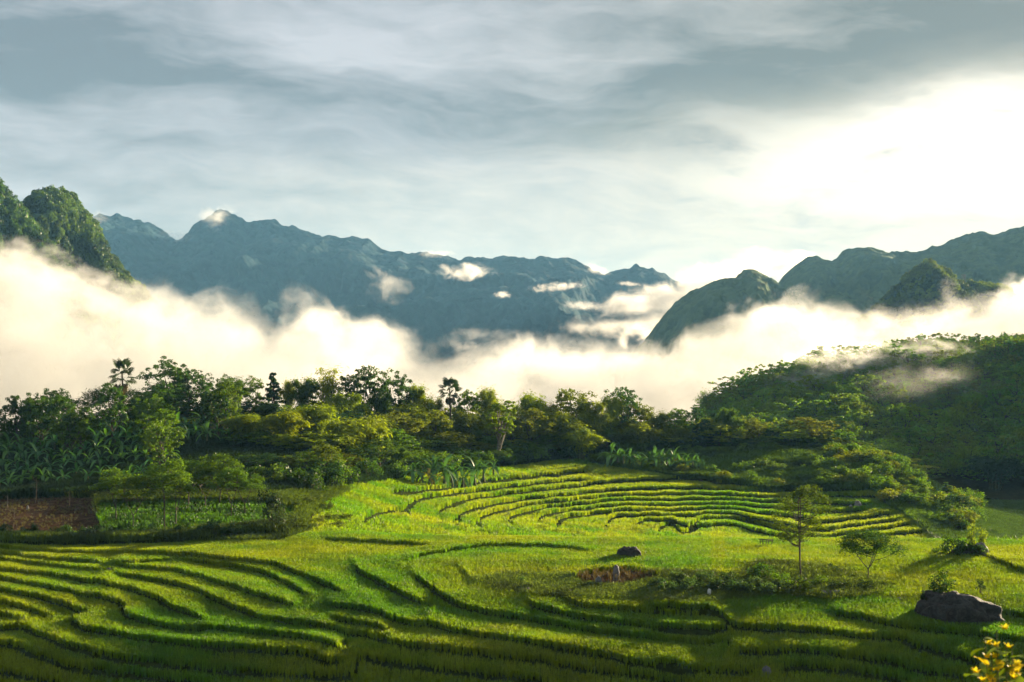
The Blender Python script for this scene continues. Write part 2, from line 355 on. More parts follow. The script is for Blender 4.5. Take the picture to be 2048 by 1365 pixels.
for i, cr in enumerate(cross):
    if not cr: continue
    cr.sort()
    for r, s, e in cr:
        wd = 0.10 if r < 108 else 0.16
        w = 5.0 if r < 108 else 6.0
        u = (RG - r)
        # a step that eases back to the slope on both sides, so terraces lie level
        Z[i] += s * 0.5 * np.clip(u / wd, -1, 1) * np.clip(1 - np.abs(u) / w, 0, 1)
    rr = np.array([c[0] for c in cr]); idx = np.searchsorted(rr, RG)
    ids = np.array([0] + [c[2] + 1 for c in cr])
    TID[i] = ids[idx]
XWn = XW
Z += 0.035 * fbm(XW / 1.3, RG[None, :] / 1.3, 3, 11) * (RG[None, :] < 232) 
_xi = np.arange(len(XG)); _ri = np.arange(len(RG))
def sample(A, X, r):
    fx = np.interp(X, XG, _xi); fr = np.interp(r, RG, _ri)
    i = np.clip(fx.astype(int), 0, len(XG) - 2); j = np.clip(fr.astype(int), 0, len(RG) - 2)
    a = fx - i; b = fr - j
    return (A[i, j] * (1 - a) + A[i + 1, j] * a) * (1 - b) + (A[i, j + 1] * (1 - a) + A[i + 1, j + 1] * a) * b
def ground_px(X, r):
    """world point on the ground at photo column X and forward distance r"""
    return (float((X - CX) / F * r), float(r), float(sample(Z, np.array([X]), np.array([r]))[0]))
def ground_xy(x, y):
    return float(sample(Z, np.array([CX + F * x / max(y, 1)]), np.array([y]))[0])
def at(X, Y, reg='f'):
    """ground point seen at photo pixel X, Y"""
    i = int(np.clip(np.searchsorted(XG, X), 0, len(XG) - 1))
    return ground_px(X, row_to_r(i, Y, reg))
def inpoly(X, Y, poly):
    X = np.asarray(X); Y = np.asarray(Y); r = np.zeros(X.shape, bool); n = len(poly)
    for k in range(n):
        x0, y0 = poly[k]; x1, y1 = poly[(k + 1) % n]
        if y0 == y1: continue
        c = ((y0 > Y) != (y1 > Y)) & (X < (x1 - x0) * (Y - y0) / (y1 - y0) + x0)
        r ^= c
    return r
# land cover, as areas on the ground
WOODY = [(-2000, 1003), (0, 1000), (200, 992), (430, 985), (560, 990), (640, 984), (800, 962), (900, 950), (1000, 940), (1100, 926), (1200, 918), (1400, 905), (1500, 900), (1700, 905), (1790, 935), (1850, 985), (1900, 1006), (4000, 1006)]
P_BROWN = [(-500, 996), (188, 994), (200, 1074), (120, 1082), (-500, 1088)]
P_MOUND = [(1138, 1162), (1165, 1150), (1220, 1143), (1280, 1145), (1325, 1158), (1310, 1168), (1240, 1178), (1170, 1176)]
P_WEED = [(945, 1165), (1020, 1158), (1140, 1156), (1330, 1150), (1480, 1158), (1520, 1130), (1640, 1140), (1780, 1172), (1770, 1196), (1640, 1210), (1560, 1200), (1400, 1215), (1240, 1208), (1100, 1206), (1000, 1192)]
P_RED = [(560, 962), (600, 966), (650, 990), (610, 992), (575, 985)]
P_PATH = [(592, 1071), (606, 1052), (624, 1030), (627, 1015), (632, 1015), (630, 1034), (612, 1056), (602, 1073)]
XGm = np.broadcast_to(XG[:, None], Z.shape); RGm = np.broadcast_to(RG[None, :], Z.shape)
farm = RGm > 107.5
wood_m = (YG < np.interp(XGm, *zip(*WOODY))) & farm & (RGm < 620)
# ------------------------------------------------------------------ ground sheet
def ground_material():
    m, t, o = material('ground_soil_and_turf')
    bs = t.nodes.new('ShaderNodeBsdfPrincipled'); bs.inputs['Roughness'].default_value = 0.95
    bs.inputs['Specular IOR Level'].default_value = 0.0
    at_ = t.nodes.new('ShaderNodeAttribute'); at_.attribute_name = 'cover'
    geo = t.nodes.new('ShaderNodeNewGeometry')
    n = noise(t, geo.outputs['Position'], 1.6, 6.0, 0.65)
    n2_ = noise(t, geo.outputs['Position'], 9.0, 3.0, 0.6)
    c = mixc(t, n.smooth(0.35, 0.7), mixc(t, 1.0, at_.outputs['Color'], (0.60, 0.60, 0.62), 'MULTIPLY'), mixc(t, 1.0, at_.outputs['Color'], (1.35, 1.28, 1.15), 'MULTIPLY'))
    t.links.new(c, bs.inputs['Base Color'])
    bp = t.nodes.new('ShaderNodeBump'); bp.inputs['Strength'].default_value = 0.9; bp.inputs['Distance'].default_value = 0.12
    t.links.new((n + n2_ * 0.5).k, bp.inputs['Height']); t.links.new(bp.outputs[0], bs.inputs['Normal'])
    t.links.new(bs.outputs[0], o.inputs[0])
    return m
M_GROUND = ground_material()
cov = np.empty(Z.shape + (3,)); cov[:] = (0.030, 0.042, 0.010)
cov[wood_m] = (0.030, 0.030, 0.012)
wob = 6 * fbm(XWn / 1.5, RGm / 1.5, 3, 21)
brown_m = inpoly(XGm + wob, YG + wob * 0.6, P_BROWN) & farm & (RGm < 126)
cov[brown_m] = (0.070, 0.044, 0.028)
mound_m = inpoly(XGm + wob, YG + wob * .5, P_MOUND) & (RGm < 107)
cov[mound_m] = (0.13, 0.070, 0.036)
red_m = inpoly(XGm, YG, P_RED) & farm & (RGm < 140)
cov[red_m] = (0.15, 0.055, 0.03)
path_m = inpoly(XGm, YG, P_PATH) & (RGm > 100) & (RGm < 125)
cov[path_m] = (0.26, 0.17, 0.11)
weed_m = inpoly(XGm + wob, YG + wob * .5, P_WEED) & (RGm < 107) & ~mound_m
cov[weed_m] = (0.045, 0.048, 0.014)
Z[mound_m] += 0.25
V = np.stack([XW, RGm, Z], -1).reshape(-1, 3)
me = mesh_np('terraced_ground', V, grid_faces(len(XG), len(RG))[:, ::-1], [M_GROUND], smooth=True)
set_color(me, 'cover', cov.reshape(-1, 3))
tag(ob('terraced_ground', me), 'terraced valley ground of soil banks under the rice', kind='structure')
# the valley floor beyond, under the fog, out to the mountains
def valley_floor():
    xs = np.linspace(-4200, 4200, 85); ys = np.concatenate([np.linspace(-900, -45, 8), np.linspace(560, 5600, 60)])
    m1 = ys > 500
    X, Y = np.meshgrid(xs, ys, indexing='ij')
    Zf = -90 + 10 * fbm(X / 300, Y / 300, 3, 5)
    Zf[:, ~m1] = 6.0
    yy = ys[m1]
    Vf = np.stack([X[:, m1], Y[:, m1], Zf[:, m1]], -1).reshape(-1, 3)
    me = mesh_np('valley_floor', Vf, grid_faces(len(xs), len(yy))[:, ::-1], [M_GROUND], smooth=True)
    set_color(me, 'cover', np.tile((0.03, 0.05, 0.02), (len(Vf), 1)))
    tag(ob('valley_floor', me), 'dark valley floor lying under the fog', kind='structure')
valley_floor()

# ------------------------------------------------------------------ mountains
def forest_material(name, dark, light, rock=None, scale=0.2, bump=2.0):
    m, t, o = material(name)
    bs = t.nodes.new('ShaderNodeBsdfPrincipled'); bs.inputs['Roughness'].default_value = 1.0
    bs.inputs['Specular IOR Level'].default_value = 0.05
    geo = t.nodes.new('ShaderNodeNewGeometry')
    vo = t.nodes.new('ShaderNodeTexVoronoi'); vo.inputs['Scale'].default_value = scale; vo.inputs['Randomness'].default_value = 1.0
    t.links.new(geo.outputs['Position'], vo.inputs['Vector'])
    vd = E(t, vo.outputs['Distance']); vc = xyz(t, vo.outputs['Color'])[0]
    n = noise(t, geo.outputs['Position'], scale * 0.12, 5.0, 0.6)
    n2_ = noise(t, geo.outputs['Position'], scale * 2.5, 3.0, 0.6)
    c = mixc(t, (vc * 0.5 + n * 0.9 - 0.2).clamp(), dark, light)
    if rock:
        px, py, pz = xyz(t, geo.outputs['Position'])
        rn = noise(t, comb(t, px, py, pz * 0.45), scale * 0.28, 5.0, 0.6)
        c = mixc(t, rn.smooth(rock[0], rock[0] + 0.02), c, rock[1])
    t.links.new(c, bs.inputs['Base Color'])
    bp = t.nodes.new('ShaderNodeBump'); bp.inputs['Strength'].default_value = 1.0; bp.inputs['Distance'].default_value = bump
    t.links.new((1.0 - vd * 1.0 + n2_ * 0.6).k if False else ((vd * -1.0) + n2_ * 0.6).k, bp.inputs['Height'])
    t.links.new(bp.outputs[0], bs.inputs['Normal'])
    t.links.new(bs.outputs[0], o.inputs[0])
    return m
MOUNT = {}
def mountain(name, label, sil, r, depth, zbase, mat, relief, rscale, x0, x1, step, rows=110, canopy=1.2, seed=1, power=1.25, back=0.5):
    xs = np.arange(x0, x1 + step, step, float)
    sx, sy = zip(*sil)
    ys = np.interp(xs, sx, sy)
    ys = smooth_row(ys, 3)
    ztop = (CY - ys) / F * r
    t = np.concatenate([-np.linspace(back, 0, 14, endpoint=False), np.linspace(0, 1, rows) ** 1.15])
    T, XX = np.meshgrid(t, xs, indexing='ij')
    zt = ztop[None, :]
    prof = np.where(T >= 0, 1 - np.abs(T) ** power, 1 - (np.abs(T) / back) ** 1.5)
    Yd = r - T * depth
    X = (XX - CX) / F * r * (1 + 0 * T)
    Zm = zbase + (zt - zbase) * prof
    # gullies and spurs: ridged noise stretched down the slope
    u = X / rscale; v = Yd / (rscale * 1.8)
    rn = 1 - np.abs(fbm(u + 0.35 * vnoise(v, u, seed + 9), v, 5, seed, 0.55)) * 3.2
    env = np.clip(np.abs(T) * 5, 0, 1) * np.clip((1 - T) * 2, 0, 1)
    Yd = Yd - relief * (rn - 0.3) * env * 0.9
    Zm = Zm + relief * (rn - 0.5) * env * 0.35
    cn = fbm(X / (canopy * 4.5), (Yd + Zm) / (canopy * 4.5), 3, seed + 30, 0.6)
    Zm = Zm + canopy * cn * 1.6
    Yd = Yd - canopy * fbm(X / (canopy * 3), Zm / (canopy * 3), 2, seed + 40) * 1.5
    V = np.stack([X, Yd, Zm], -1)
    me = mesh_np(name, V.reshape(-1, 3), grid_faces(*V.shape[:2]), [mat], smooth=True)
    o = tag(ob(name, me), label, kind='structure')
    MOUNT[name if name not in MOUNT else name + str(seed)] = V
    return o, V
M_FAR = forest_material('far_ridge_forest', (0.002, 0.011, 0.024), (0.014, 0.046, 0.048), rock=(0.80, (0.40, 0.36, 0.27)), scale=0.075, bump=5.5)  # blue of the distant haze is mixed into these forest colours
M_RIDGE = forest_material('right_ridge_forest', (0.040, 0.068, 0.028), (0.11, 0.155, 0.050), scale=0.16, bump=3.0)  # greens lightened to stand in for warm haze over the ridge
M_KARST = forest_material('karst_forest', (0.012, 0.030, 0.008), (0.045, 0.070, 0.016), scale=0.35, bump=1.5)
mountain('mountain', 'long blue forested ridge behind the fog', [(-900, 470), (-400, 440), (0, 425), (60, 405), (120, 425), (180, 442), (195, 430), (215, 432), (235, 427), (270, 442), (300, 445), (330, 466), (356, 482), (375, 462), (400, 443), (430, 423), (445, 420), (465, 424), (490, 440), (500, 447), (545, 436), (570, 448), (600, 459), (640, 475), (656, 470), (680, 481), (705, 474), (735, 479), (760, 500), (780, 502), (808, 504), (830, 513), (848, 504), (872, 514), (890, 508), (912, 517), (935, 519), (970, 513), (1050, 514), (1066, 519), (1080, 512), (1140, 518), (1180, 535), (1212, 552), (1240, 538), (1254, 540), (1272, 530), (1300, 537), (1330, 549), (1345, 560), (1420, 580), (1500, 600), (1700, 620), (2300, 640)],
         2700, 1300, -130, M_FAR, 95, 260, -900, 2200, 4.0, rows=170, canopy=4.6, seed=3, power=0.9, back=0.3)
mountain('mountain', 'hazy green ridge rising to the right edge of the photo', [(1480, 690), (1530, 600), (1550, 574), (1575, 545), (1600, 525), (1615, 517), (1635, 513), (1650, 521), (1662, 526), (1690, 500), (1715, 492), (1745, 498), (1780, 505), (1850, 501), (1880, 490), (1930, 470), (1960, 467), (1990, 469), (2048, 452), (2200, 430), (2500, 460), (3300, 520)],
         1700, 600, -120, M_RIDGE, 40, 120, 1460, 3300, 4.5, rows=120, canopy=2.6, seed=5, power=1.1, back=0.3)
mountain('mountain', 'steep dark wooded peak rising out of fog right of centre', [(1240, 730), (1270, 702), (1290, 680), (1305, 660), (1320, 640), (1350, 606), (1380, 585), (1410, 571), (1440, 562), (1470, 556), (1488, 540), (1510, 543), (1530, 553), (1550, 570), (1600, 620), (1680, 700)],
         1350, 260, -110, M_RIDGE, 22, 70, 1236, 1684, 2.5, rows=110, canopy=2.0, seed=7, power=1.5, back=0.6)
mountain('hill', 'round sunlit green hill with a mast on its shoulder', [(1660, 720), (1720, 645), (1750, 618), (1780, 590), (1810, 556), (1845, 530), (1862, 530), (1880, 537), (1900, 556), (1922, 582), (1945, 570), (1970, 568), (2000, 576), (2030, 596), (2060, 622), (2120, 680)],
         900, 130, -60, M_KARST, 12, 45, 1660, 2120, 2.0, rows=110, canopy=1.4, seed=8, power=1.5, back=0.6)
mountain('hill', 'dark green karst hill at the left edge, cut by the frame', [(-500, 420), (-200, 330), (-60, 330), (0, 365), (20, 390), (45, 418), (70, 455), (95, 485), (115, 510), (150, 560), (200, 640)],
         640, 110, -60, M_KARST, 14, 40, -500, 200, 2.4, rows=120, canopy=1.3, seed=9, power=1.5, back=0.6)
mountain('hill', 'steep green karst dome with sunlit right flank above the fog', [(-60, 560), (0, 480), (45, 418), (65, 400), (85, 391), (112, 386), (135, 392), (155, 406), (175, 430), (195, 460), (215, 500), (240, 540), (270, 570), (310, 610), (350, 660), (390, 740)],
         720, 130, -60, M_KARST, 14, 40, -60, 390, 2.0, rows=120, canopy=1.3, seed=12, power=1.5, back=0.6)

# ------------------------------------------------------------------ air: haze, valley fog, wisps
def haze():
    x0, x1, y0, y1, z0, z1 = -4300, 4300, -950, 5700, -135, 300
    V = [(x, y, z) for x in (x0, x1) for y in (y0, y1) for z in (z0, z1)]
    FA = [(0, 1, 3, 2), (4, 6, 7, 5), (0, 4, 5, 1), (2, 3, 7, 6), (0, 2, 6, 4), (1, 5, 7, 3)]
    m, t, o = material('haze_air')
    pv = t.nodes.new('ShaderNodeVolumePrincipled')
    pv.inputs['Color'].default_value = (0.26, 0.60, 1.0, 1); pv.inputs['Absorption Color'].default_value = (1, 1, 1, 1); pv.inputs['Density'].default_value = 0.00009
    pv.inputs['Anisotropy'].default_value = 0.0
    t.links.new(pv.outputs[0], o.inputs['Volume'])
    tag(ob('haze', mesh_np('haze', V, np.array(FA), [m])), 'thin blue air haze filling the valley', kind='stuff')
haze()

def fog_material(name, pts, amp, scale, D, soft, front=None, aniso=0.35, color=(.745, .75, .755), bottom=None):
    """density: below a billowing top line z = curve(x) (metres)"""
    m, t, o = material(name)
    geo = t.nodes.new('ShaderNodeNewGeometry'); px, py, pz = xyz(t, geo.outputs['Position'])
    zt = fcurve(t, px, pts)
    v = comb(t, px, py, pz * 1.15)
    n = noise(t, v, 1.0 / scale, 5.0, 0.62, 0.6) - 0.5
    q = (zt + n * (amp * 2.0) - pz).smooth(-soft * 0.25, soft)
    if front is not None:
        nf = noise(t, comb(t, px, py * 0.5, pz), 1.6 / scale, 4.0, 0.6) - 0.5
        q = q * (py - front + nf * 170.0).smooth(0.0, 32.0)
    q = q * q * D * (noise(t, comb(t, px, py, pz * 1.6), 1.0 / 48.0, 5.0, 0.6).smooth(0.36, 0.62) * 1.30 + 0.30)
    pv = t.nodes.new('ShaderNodeVolumePrincipled')
    pv.inputs['Color'].default_value = tuple(color) + (1,); pv.inputs['Anisotropy'].default_value = aniso
    t.links.new(q.k, pv.inputs['Density'])
    t.links.new(pv.outputs[0], o.inputs['Volume'])
    m.cycles.volume_sampling = 'MULTIPLE_IMPORTANCE' if hasattr(m.cycles, 'volume_sampling') else m.cycles.volume_sampling
    m.cycles.homogeneous_volume = False
    return m
def bank_mesh(name, pts, y0, y1, zb, margin, nx=90):
    """closed hull: flat bottom, sides, top following the line with rounded front and back"""
    xs = np.linspace(pts[0][0], pts[-1][0], nx); zt = np.interp(xs, *zip(*pts)) + margin
    u = np.linspace(-1, 1, 17); k = (1 - np.abs(u) ** 4)
    ring = []
    for j in range(len(u)):
        yy = (y0 + y1) / 2 + u[j] * (y1 - y0) / 2
        ring.append(np.stack([xs, np.full(nx, yy), zb + 1 + (zt - zb - 1) * k[j]], -1))
    top = np.stack(ring)                                  # (17, nx, 3)
    bot = top[[0, -1]].copy(); bot[..., 2] = zb
    V = np.concatenate([top.reshape(-1, 3), bot.reshape(-1, 3)])
    n = nx; FA = list(grid_faces(17, nx))
    b0 = 17 * n
    for i in range(n - 1):
        FA.append((b0 + i, b0 + i + 1, i + 1, i)); FA.append((16 * n + i, 16 * n + i + 1, b0 + n + i + 1, b0 + n + i))
        FA.append((b0 + i + 1, b0 + i, b0 + n + i, b0 + n + i + 1))
    me = bpy.data.meshes.new(name)
    caps = []
    for i in (0, n - 1):
        c = [j * n + i for j in range(17)] + [b0 + n + i, b0 + i]
        caps.append(c if i == 0 else c[::-1])
    me.from_pydata([tuple(v) for v in V], [], [tuple(int(q) for q in f) for f in FA] + caps)
    me.update()
    return me
RF = 520.0
FOG = [(-700, 470), (-300, 490), (0, 506), (60, 514), (120, 538), (180, 552), (230, 560), (270, 578), (310, 592), (345, 588), (375, 590), (410, 602), (440, 596), (475, 604), (500, 622), (560, 645), (600, 612), (630, 606), (660, 625), (700, 652), (740, 655), (780, 664), (820, 684), (870, 698), (930, 697), (1000, 698), (1060, 694), (1120, 688), (1200, 690), (1290, 692), (1350, 682), (1400, 664), (1450, 640), (1480, 620), (1530, 612), (1600, 606), (1660, 612), (1720, 626), (1800, 622), (1850, 606), (1920, 612), (1980, 600), (2048, 560), (2400, 540), (2900, 520)]
fogpts = [((a - CX) / F * RF, (CY - b) / F * RF) for a, b in FOG]
M_FOG = fog_material('valley_fog_vapour', fogpts, 24.0, 21.0, 0.026, 5.0, front=462.0)
me = bank_mesh('valley_fog', fogpts, 415, 562, -85, 16.0); me.materials.append(M_FOG)
tag(ob('valley_fog', me), 'thick cream white fog bank filling the valley', kind='stuff')

def wisp_material():
    m, t, o = material('wisp_vapour')
    tcn = t.nodes.new('ShaderNodeTexCoord'); ox, oy, oz = xyz(t, tcn.outputs['Object'])
    geo = t.nodes.new('ShaderNodeNewGeometry')
    oi = t.nodes.new('ShaderNodeObjectInfo')
    sc = t.nodes.new('ShaderNodeAttribute'); sc.attribute_type = 'OBJECT'; sc.attribute_name = 'grain'
    de = t.nodes.new('ShaderNodeAttribute'); de.attribute_type = 'OBJECT'; de.attribute_name = 'thickness'
    gx, gy, gz = xyz(t, geo.outputs['Position']); g = E(t, sc.outputs['Fac'])
    n = noise(t, comb(t, gx * g, gy * g, gz * g * 1.4), 1.0, 5.0, 0.66, 0.8)
    r2 = ox * ox + oy * oy + oz * oz
    q = ((1.0 + r2 * -1.0) * 0.9 + (n - 0.5) * 3.4 - 0.42)
    q = q.smooth(0.0, 1.0) * (r2.smooth(1.0, 0.75)) * E(t, de.outputs['Fac'])
    pv = t.nodes.new('ShaderNodeVolumePrincipled'); pv.inputs['Anisotropy'].default_value = 0.5
    pv.inputs['Color'].default_value = (.74, .74, .74, 1)
    t.links.new(q.k, pv.inputs['Density']); t.links.new(pv.outputs[0], o.inputs['Volume'])
    return m
M_WISP = wisp_material()
def ico(sub=2):
    import bmesh
    bm = bmesh.new(); bmesh.ops.create_icosphere(bm, subdivisions=sub, radius=1.0)
    V = np.array([v.co[:] for v in bm.verts]); Fa = np.array([[v.index for v in f.verts] for f in bm.faces]); bm.free()
    return V, Fa
_iv, _if = ico(2)
ME_WISP = mesh_np('wisp_cloud', _iv, _if, [M_WISP], smooth=True)
def wisp(X, Y, r, w, h, d, label, tilt=0.0, thick=1.0, grain=1.0, group=None):
    """w, h in photo pixels, d depth in metres"""
    hw = w / 2 / F * r; hh = h / 2 / F * r
    o = ob('wisp_cloud', ME_WISP, None, ((X - CX) / F * r, r, (CY - Y) / F * r), 0, (hw, d / 2, hh))
    o.rotation_euler = (0, rad(tilt), 0)
    o['grain'] = grain / (hh * 1.1); o['thickness'] = thick / (d * 0.5) * 0.85
    tag(o, label, 'cloud', group)
    return o
W = wisp
W(932, 543, 2150, 150, 46, 70, 'small bright lens cloud floating before the long blue ridge', 0, 2.6, .8)
W(1115, 574, 2100, 150, 24, 60, 'thin flat wisp on the ridge slope right of the lens cloud', -5, 1.6)
W(1005, 590, 2050, 46, 20, 40, 'smallest round puff below the lens cloud', 0, 2.2)
W(1258, 568, 2100, 70, 14, 40, 'tiny thin streak under the far right peaks of the ridge', 4, 1.0)
W(775, 572, 1900, 150, 90, 60, 'faint ragged wisp on the ridge left of the lens cloud', 12, .55)
W(430, 438, 2640, 110, 70, 120, 'pale cap of mist over the highest summit of the ridge', -18, 1.0)
W(352, 474, 2560, 90, 34, 90, 'mist lying in the notch between the two left summits', 0, .7)
W(200, 436, 2600, 60, 40, 60, 'thin mist on the leftmost far summit beside the karst dome', 0, .5)
W(870, 508, 2640, 110, 22, 70, 'thin mist caught on the small middle summits', 0, .8)
W(1195, 540, 2600, 80, 26, 70, 'mist sliding down the ridge end before the last summits', 20, .9)
W(1440, 556, 1900, 300, 110, 200, 'broad bright cloud spilling over the steep dark peak', -16, 6.5, .7)
W(1300, 600, 1900, 290, 80, 160, 'ragged cloud tongue reaching left from the steep dark peak', -8, 4.5, .8)
W(1170, 612, 1900, 120, 26, 80, 'pointed left tip of the cloud tongue on the ridge', 4, 1.4)
W(1220, 655, 1850, 300, 54, 160, 'low grey cloud sheet at the foot of the ridge', 3, 1.5, .8)
W(1320, 636, 1800, 230, 130, 150, 'pale cloud directly left of the steep dark peak', -20, 5.0, .8)
W(1030, 676, 1700, 360, 46, 120, 'low broken mist in the valley before the blue ridge', 3, .8, .8)
W(1490, 560, 1330, 110, 40, 60, 'mist veiling the top of the steep dark peak', -10, .8)
W(1585, 530, 1780, 150, 66, 120, 'bright cloud rising behind the saddle right of the dark peak', -8, 5.0, .7)
W(1545, 628, 1050, 150, 60, 60, 'torn fog shreds at the foot of the right ridge', -10, 1.2)
W(2060, 600, 1050, 150, 100, 90, 'golden cloud behind the right end of the round hill', 0, 2.4, .7)
W(1885, 612, 860, 260, 50, 50, 'golden mist lapping the foot of the round hill', 0, 1.6)
W(60, 505, 560, 260, 70, 40, 'golden mist rising up the left karst hill', 10, .8)
W(190, 556, 600, 200, 60, 50, 'sunlit mist at the foot of the karst dome', 16, 1.2)
W(650, 640, 620, 150, 90, 50, 'torn fog plume standing up from the bank in front of the ridge', 10, .9)
W(1700, 730, 345, 340, 80, 34, 'golden mist drifting over the crest of the wooded hill', 6, 1.5, .8)
W(1850, 712, 362, 400, 90, 34, 'golden veil lying on the top of the wooded hill at right', 2, 1.7, .8)
W(1900, 770, 315, 240, 70, 20, 'thin golden streak sinking down the wooded hillside', 26, .45, 1.3)
W(1780, 745, 372, 700, 150, 60, 'broad thin veil of golden air over the upper wooded hill', 0, 3.0, 1.0)
W(1880, 800, 318, 620, 300, 60, 'faint golden haze hanging before the face of the wooded hill', 8, .9, .35)
W(1620, 760, 325, 260, 80, 22, 'faint mist on the left shoulder of the wooded hill', -14, 1.3, 1.0)
# ------------------------------------------------------------------ leaf and bark materials
def leaf_material(name, attr_type='OBJECT', attr='tint', base=None, gloss=0.012, transl=0.5, vary=0.35, ntone=0.7):
    m, t, o = material(name)
    if base is None:
        a = t.nodes.new('ShaderNodeAttribute'); a.attribute_type = attr_type; a.attribute_name = attr
        col = a.outputs['Color']
    else: col = base
    geo = t.nodes.new('ShaderNodeNewGeometry')
    ri = E(t, geo.outputs['Random Per Island'])
    n = noise(t, geo.outputs['Position'], ntone, 3.0, 0.6)
    f = (ri * vary + n * 0.9 + (0.55 - vary * 0.5)) * 0.82
    sc = t.nodes.new('ShaderNodeVectorMath'); sc.operation = 'SCALE'
    if base is None: t.links.new(col, sc.inputs[0])
    else: sc.inputs[0].default_value = base
    t.links.new(f.k, sc.inputs['Scale'])
    d = t.nodes.new('ShaderNodeBsdfDiffuse'); t.links.new(sc.outputs[0], d.inputs[0])
    tr = t.nodes.new('ShaderNodeBsdfTranslucent')
    yl = mixc(t, 1.0, sc.outputs[0], (1.28, 1.34, 0.40), 'MULTIPLY'); t.links.new(yl, tr.inputs[0])
    mx = t.nodes.new('ShaderNodeMixShader'); mx.inputs[0].default_value = transl
    t.links.new(d.outputs[0], mx.inputs[1]); t.links.new(tr.outputs[0], mx.inputs[2])
    g = t.nodes.new('ShaderNodeBsdfGlossy'); g.inputs['Roughness'].default_value = 0.45; g.inputs['Color'].default_value = (1, 1, 1, 1)
    mg = t.nodes.new('ShaderNodeMixShader'); mg.inputs[0].default_value = gloss
    t.links.new(mx.outputs[0], mg.inputs[1]); t.links.new(g.outputs[0], mg.inputs[2])
    t.links.new(mg.outputs[0], o.inputs[0])
    return m
M_LEAF = leaf_material('tree_leaf')
M_BIGLEAF = leaf_material('broad_leaf', gloss=0.03, transl=0.35, vary=0.5, ntone=1.5)
M_RICE = leaf_material('rice_blade', 'INSTANCER', 'tint', gloss=0.02, transl=0.55, vary=0.5, ntone=0.5)
M_CANOPY = leaf_material('canopy_leaf', 'INSTANCER', 'tint', gloss=0.02, transl=0.4, vary=0.5, ntone=0.2)
def solid(name, c1, c2, scale=3.0, rough=0.9, bump=0.5, dist=0.05):
    m, t, o = material(name)
    bs = t.nodes.new('ShaderNodeBsdfPrincipled'); bs.inputs['Roughness'].default_value = rough
    bs.inputs['Specular IOR Level'].default_value = 0.3
    tcn = t.nodes.new('ShaderNodeTexCoord')
    n = noise(t, tcn.outputs['Object'], scale, 6.0, 0.65)
    t.links.new(mixc(t, n.smooth(0.32, 0.68), c1, c2), bs.inputs['Base Color'])
    bp = t.nodes.new('ShaderNodeBump'); bp.inputs['Strength'].default_value = bump; bp.inputs['Distance'].default_value = dist
    t.links.new(n.k, bp.inputs['Height']); t.links.new(bp.outputs[0], bs.inputs['Normal'])
    t.links.new(bs.outputs[0], o.inputs[0])
    return m
M_BARK = solid('bark', (0.035, 0.026, 0.018), (0.11, 0.085, 0.06), 6.0)
M_PALEBARK = solid('pale_bark', (0.12, 0.10, 0.075), (0.28, 0.24, 0.18), 5.0)
M_CULM = solid('bamboo_culm', (0.05, 0.07, 0.02), (0.13, 0.13, 0.05), 5.0)

# ------------------------------------------------------------------ plant geometry
RS = np.random.RandomState(42)
def unit(v): return v / np.maximum(np.linalg.norm(v, axis=-1, keepdims=True), 1e-9)
def leaves(P, N, size, rng, aspect=0.55, droop=0.15, D=None):
    """folded leaf per point: base, two side corners, tip -> 2 triangles"""
    n = len(P); size = np.broadcast_to(size, (n,))[:, None]
    if D is None:
        D = rng.normal(size=(n, 3))
    D = unit(D - N * np.sum(D * N, 1, keepdims=True))
    S = np.cross(N, D)
    b = P - D * size * 0.5; tip = P + D * size * 0.5 - np.array([0, 0, 1.0]) * size * droop
    c = P - N * size * 0.08
    l = c + S * size * aspect * 0.5; r_ = c - S * size * aspect * 0.5
    V = np.stack([b, l, tip, r_], 1).reshape(-1, 3)
    i = np.arange(n)[:, None] * 4
    return V, i + np.array([[0, 1, 2, 3]])
def tubes(segs, sides=5):
    """segs: list of (points (k,3), radii (k,)) -> one welded-per-limb mesh"""
    VV, FF, off = [], [], 0
    for pts, rad_ in segs:
        pts = np.asarray(pts, float); k = len(pts)
        T = unit(np.gradient(pts, axis=0)); A = np.cross(T, np.array([0.31, 0.95, 0.05])); A = unit(A); B = np.cross(T, A)
        an = np.linspace(0, 2 * np.pi, sides, endpoint=False)
        R = np.asarray(rad_, float)[:, None, None]
        ring = pts[:, None] + R * (np.cos(an)[None, :, None] * A[:, None] + np.sin(an)[None, :, None] * B[:, None])
        VV.append(ring.reshape(-1, 3))
        i = np.arange(k - 1)[:, None] * sides; j = np.arange(sides)[None, :]; j2 = (j + 1) % sides
        FF.append(np.stack([i + j, i + j2, i + sides + j2, i + sides + j], -1).reshape(-1, 4) + off)
        off += k * sides
    return np.concatenate(VV), np.concatenate(FF)
def curve_pts(a, b, bend, k=6):
    t = np.linspace(0, 1, k)[:, None]; a = np.asarray(a, float); b = np.asarray(b, float)
    return a + (b - a) * t + np.asarray(bend) * (4 * t * (1 - t))
def blob_points(rng, c, rx, rz, n, top=0.25):
    d = unit(rng.normal(size=(n, 3))); d[:, 2] += top; d = unit(d)
    rr = rng.rand(n, 1) ** 0.35
    P = d * rr * np.array([rx, rx, rz])
    return c + P, unit(d * 0.8 + rng.normal(size=(n, 3)) * 0.55 + np.array([0, 0, 0.45]))

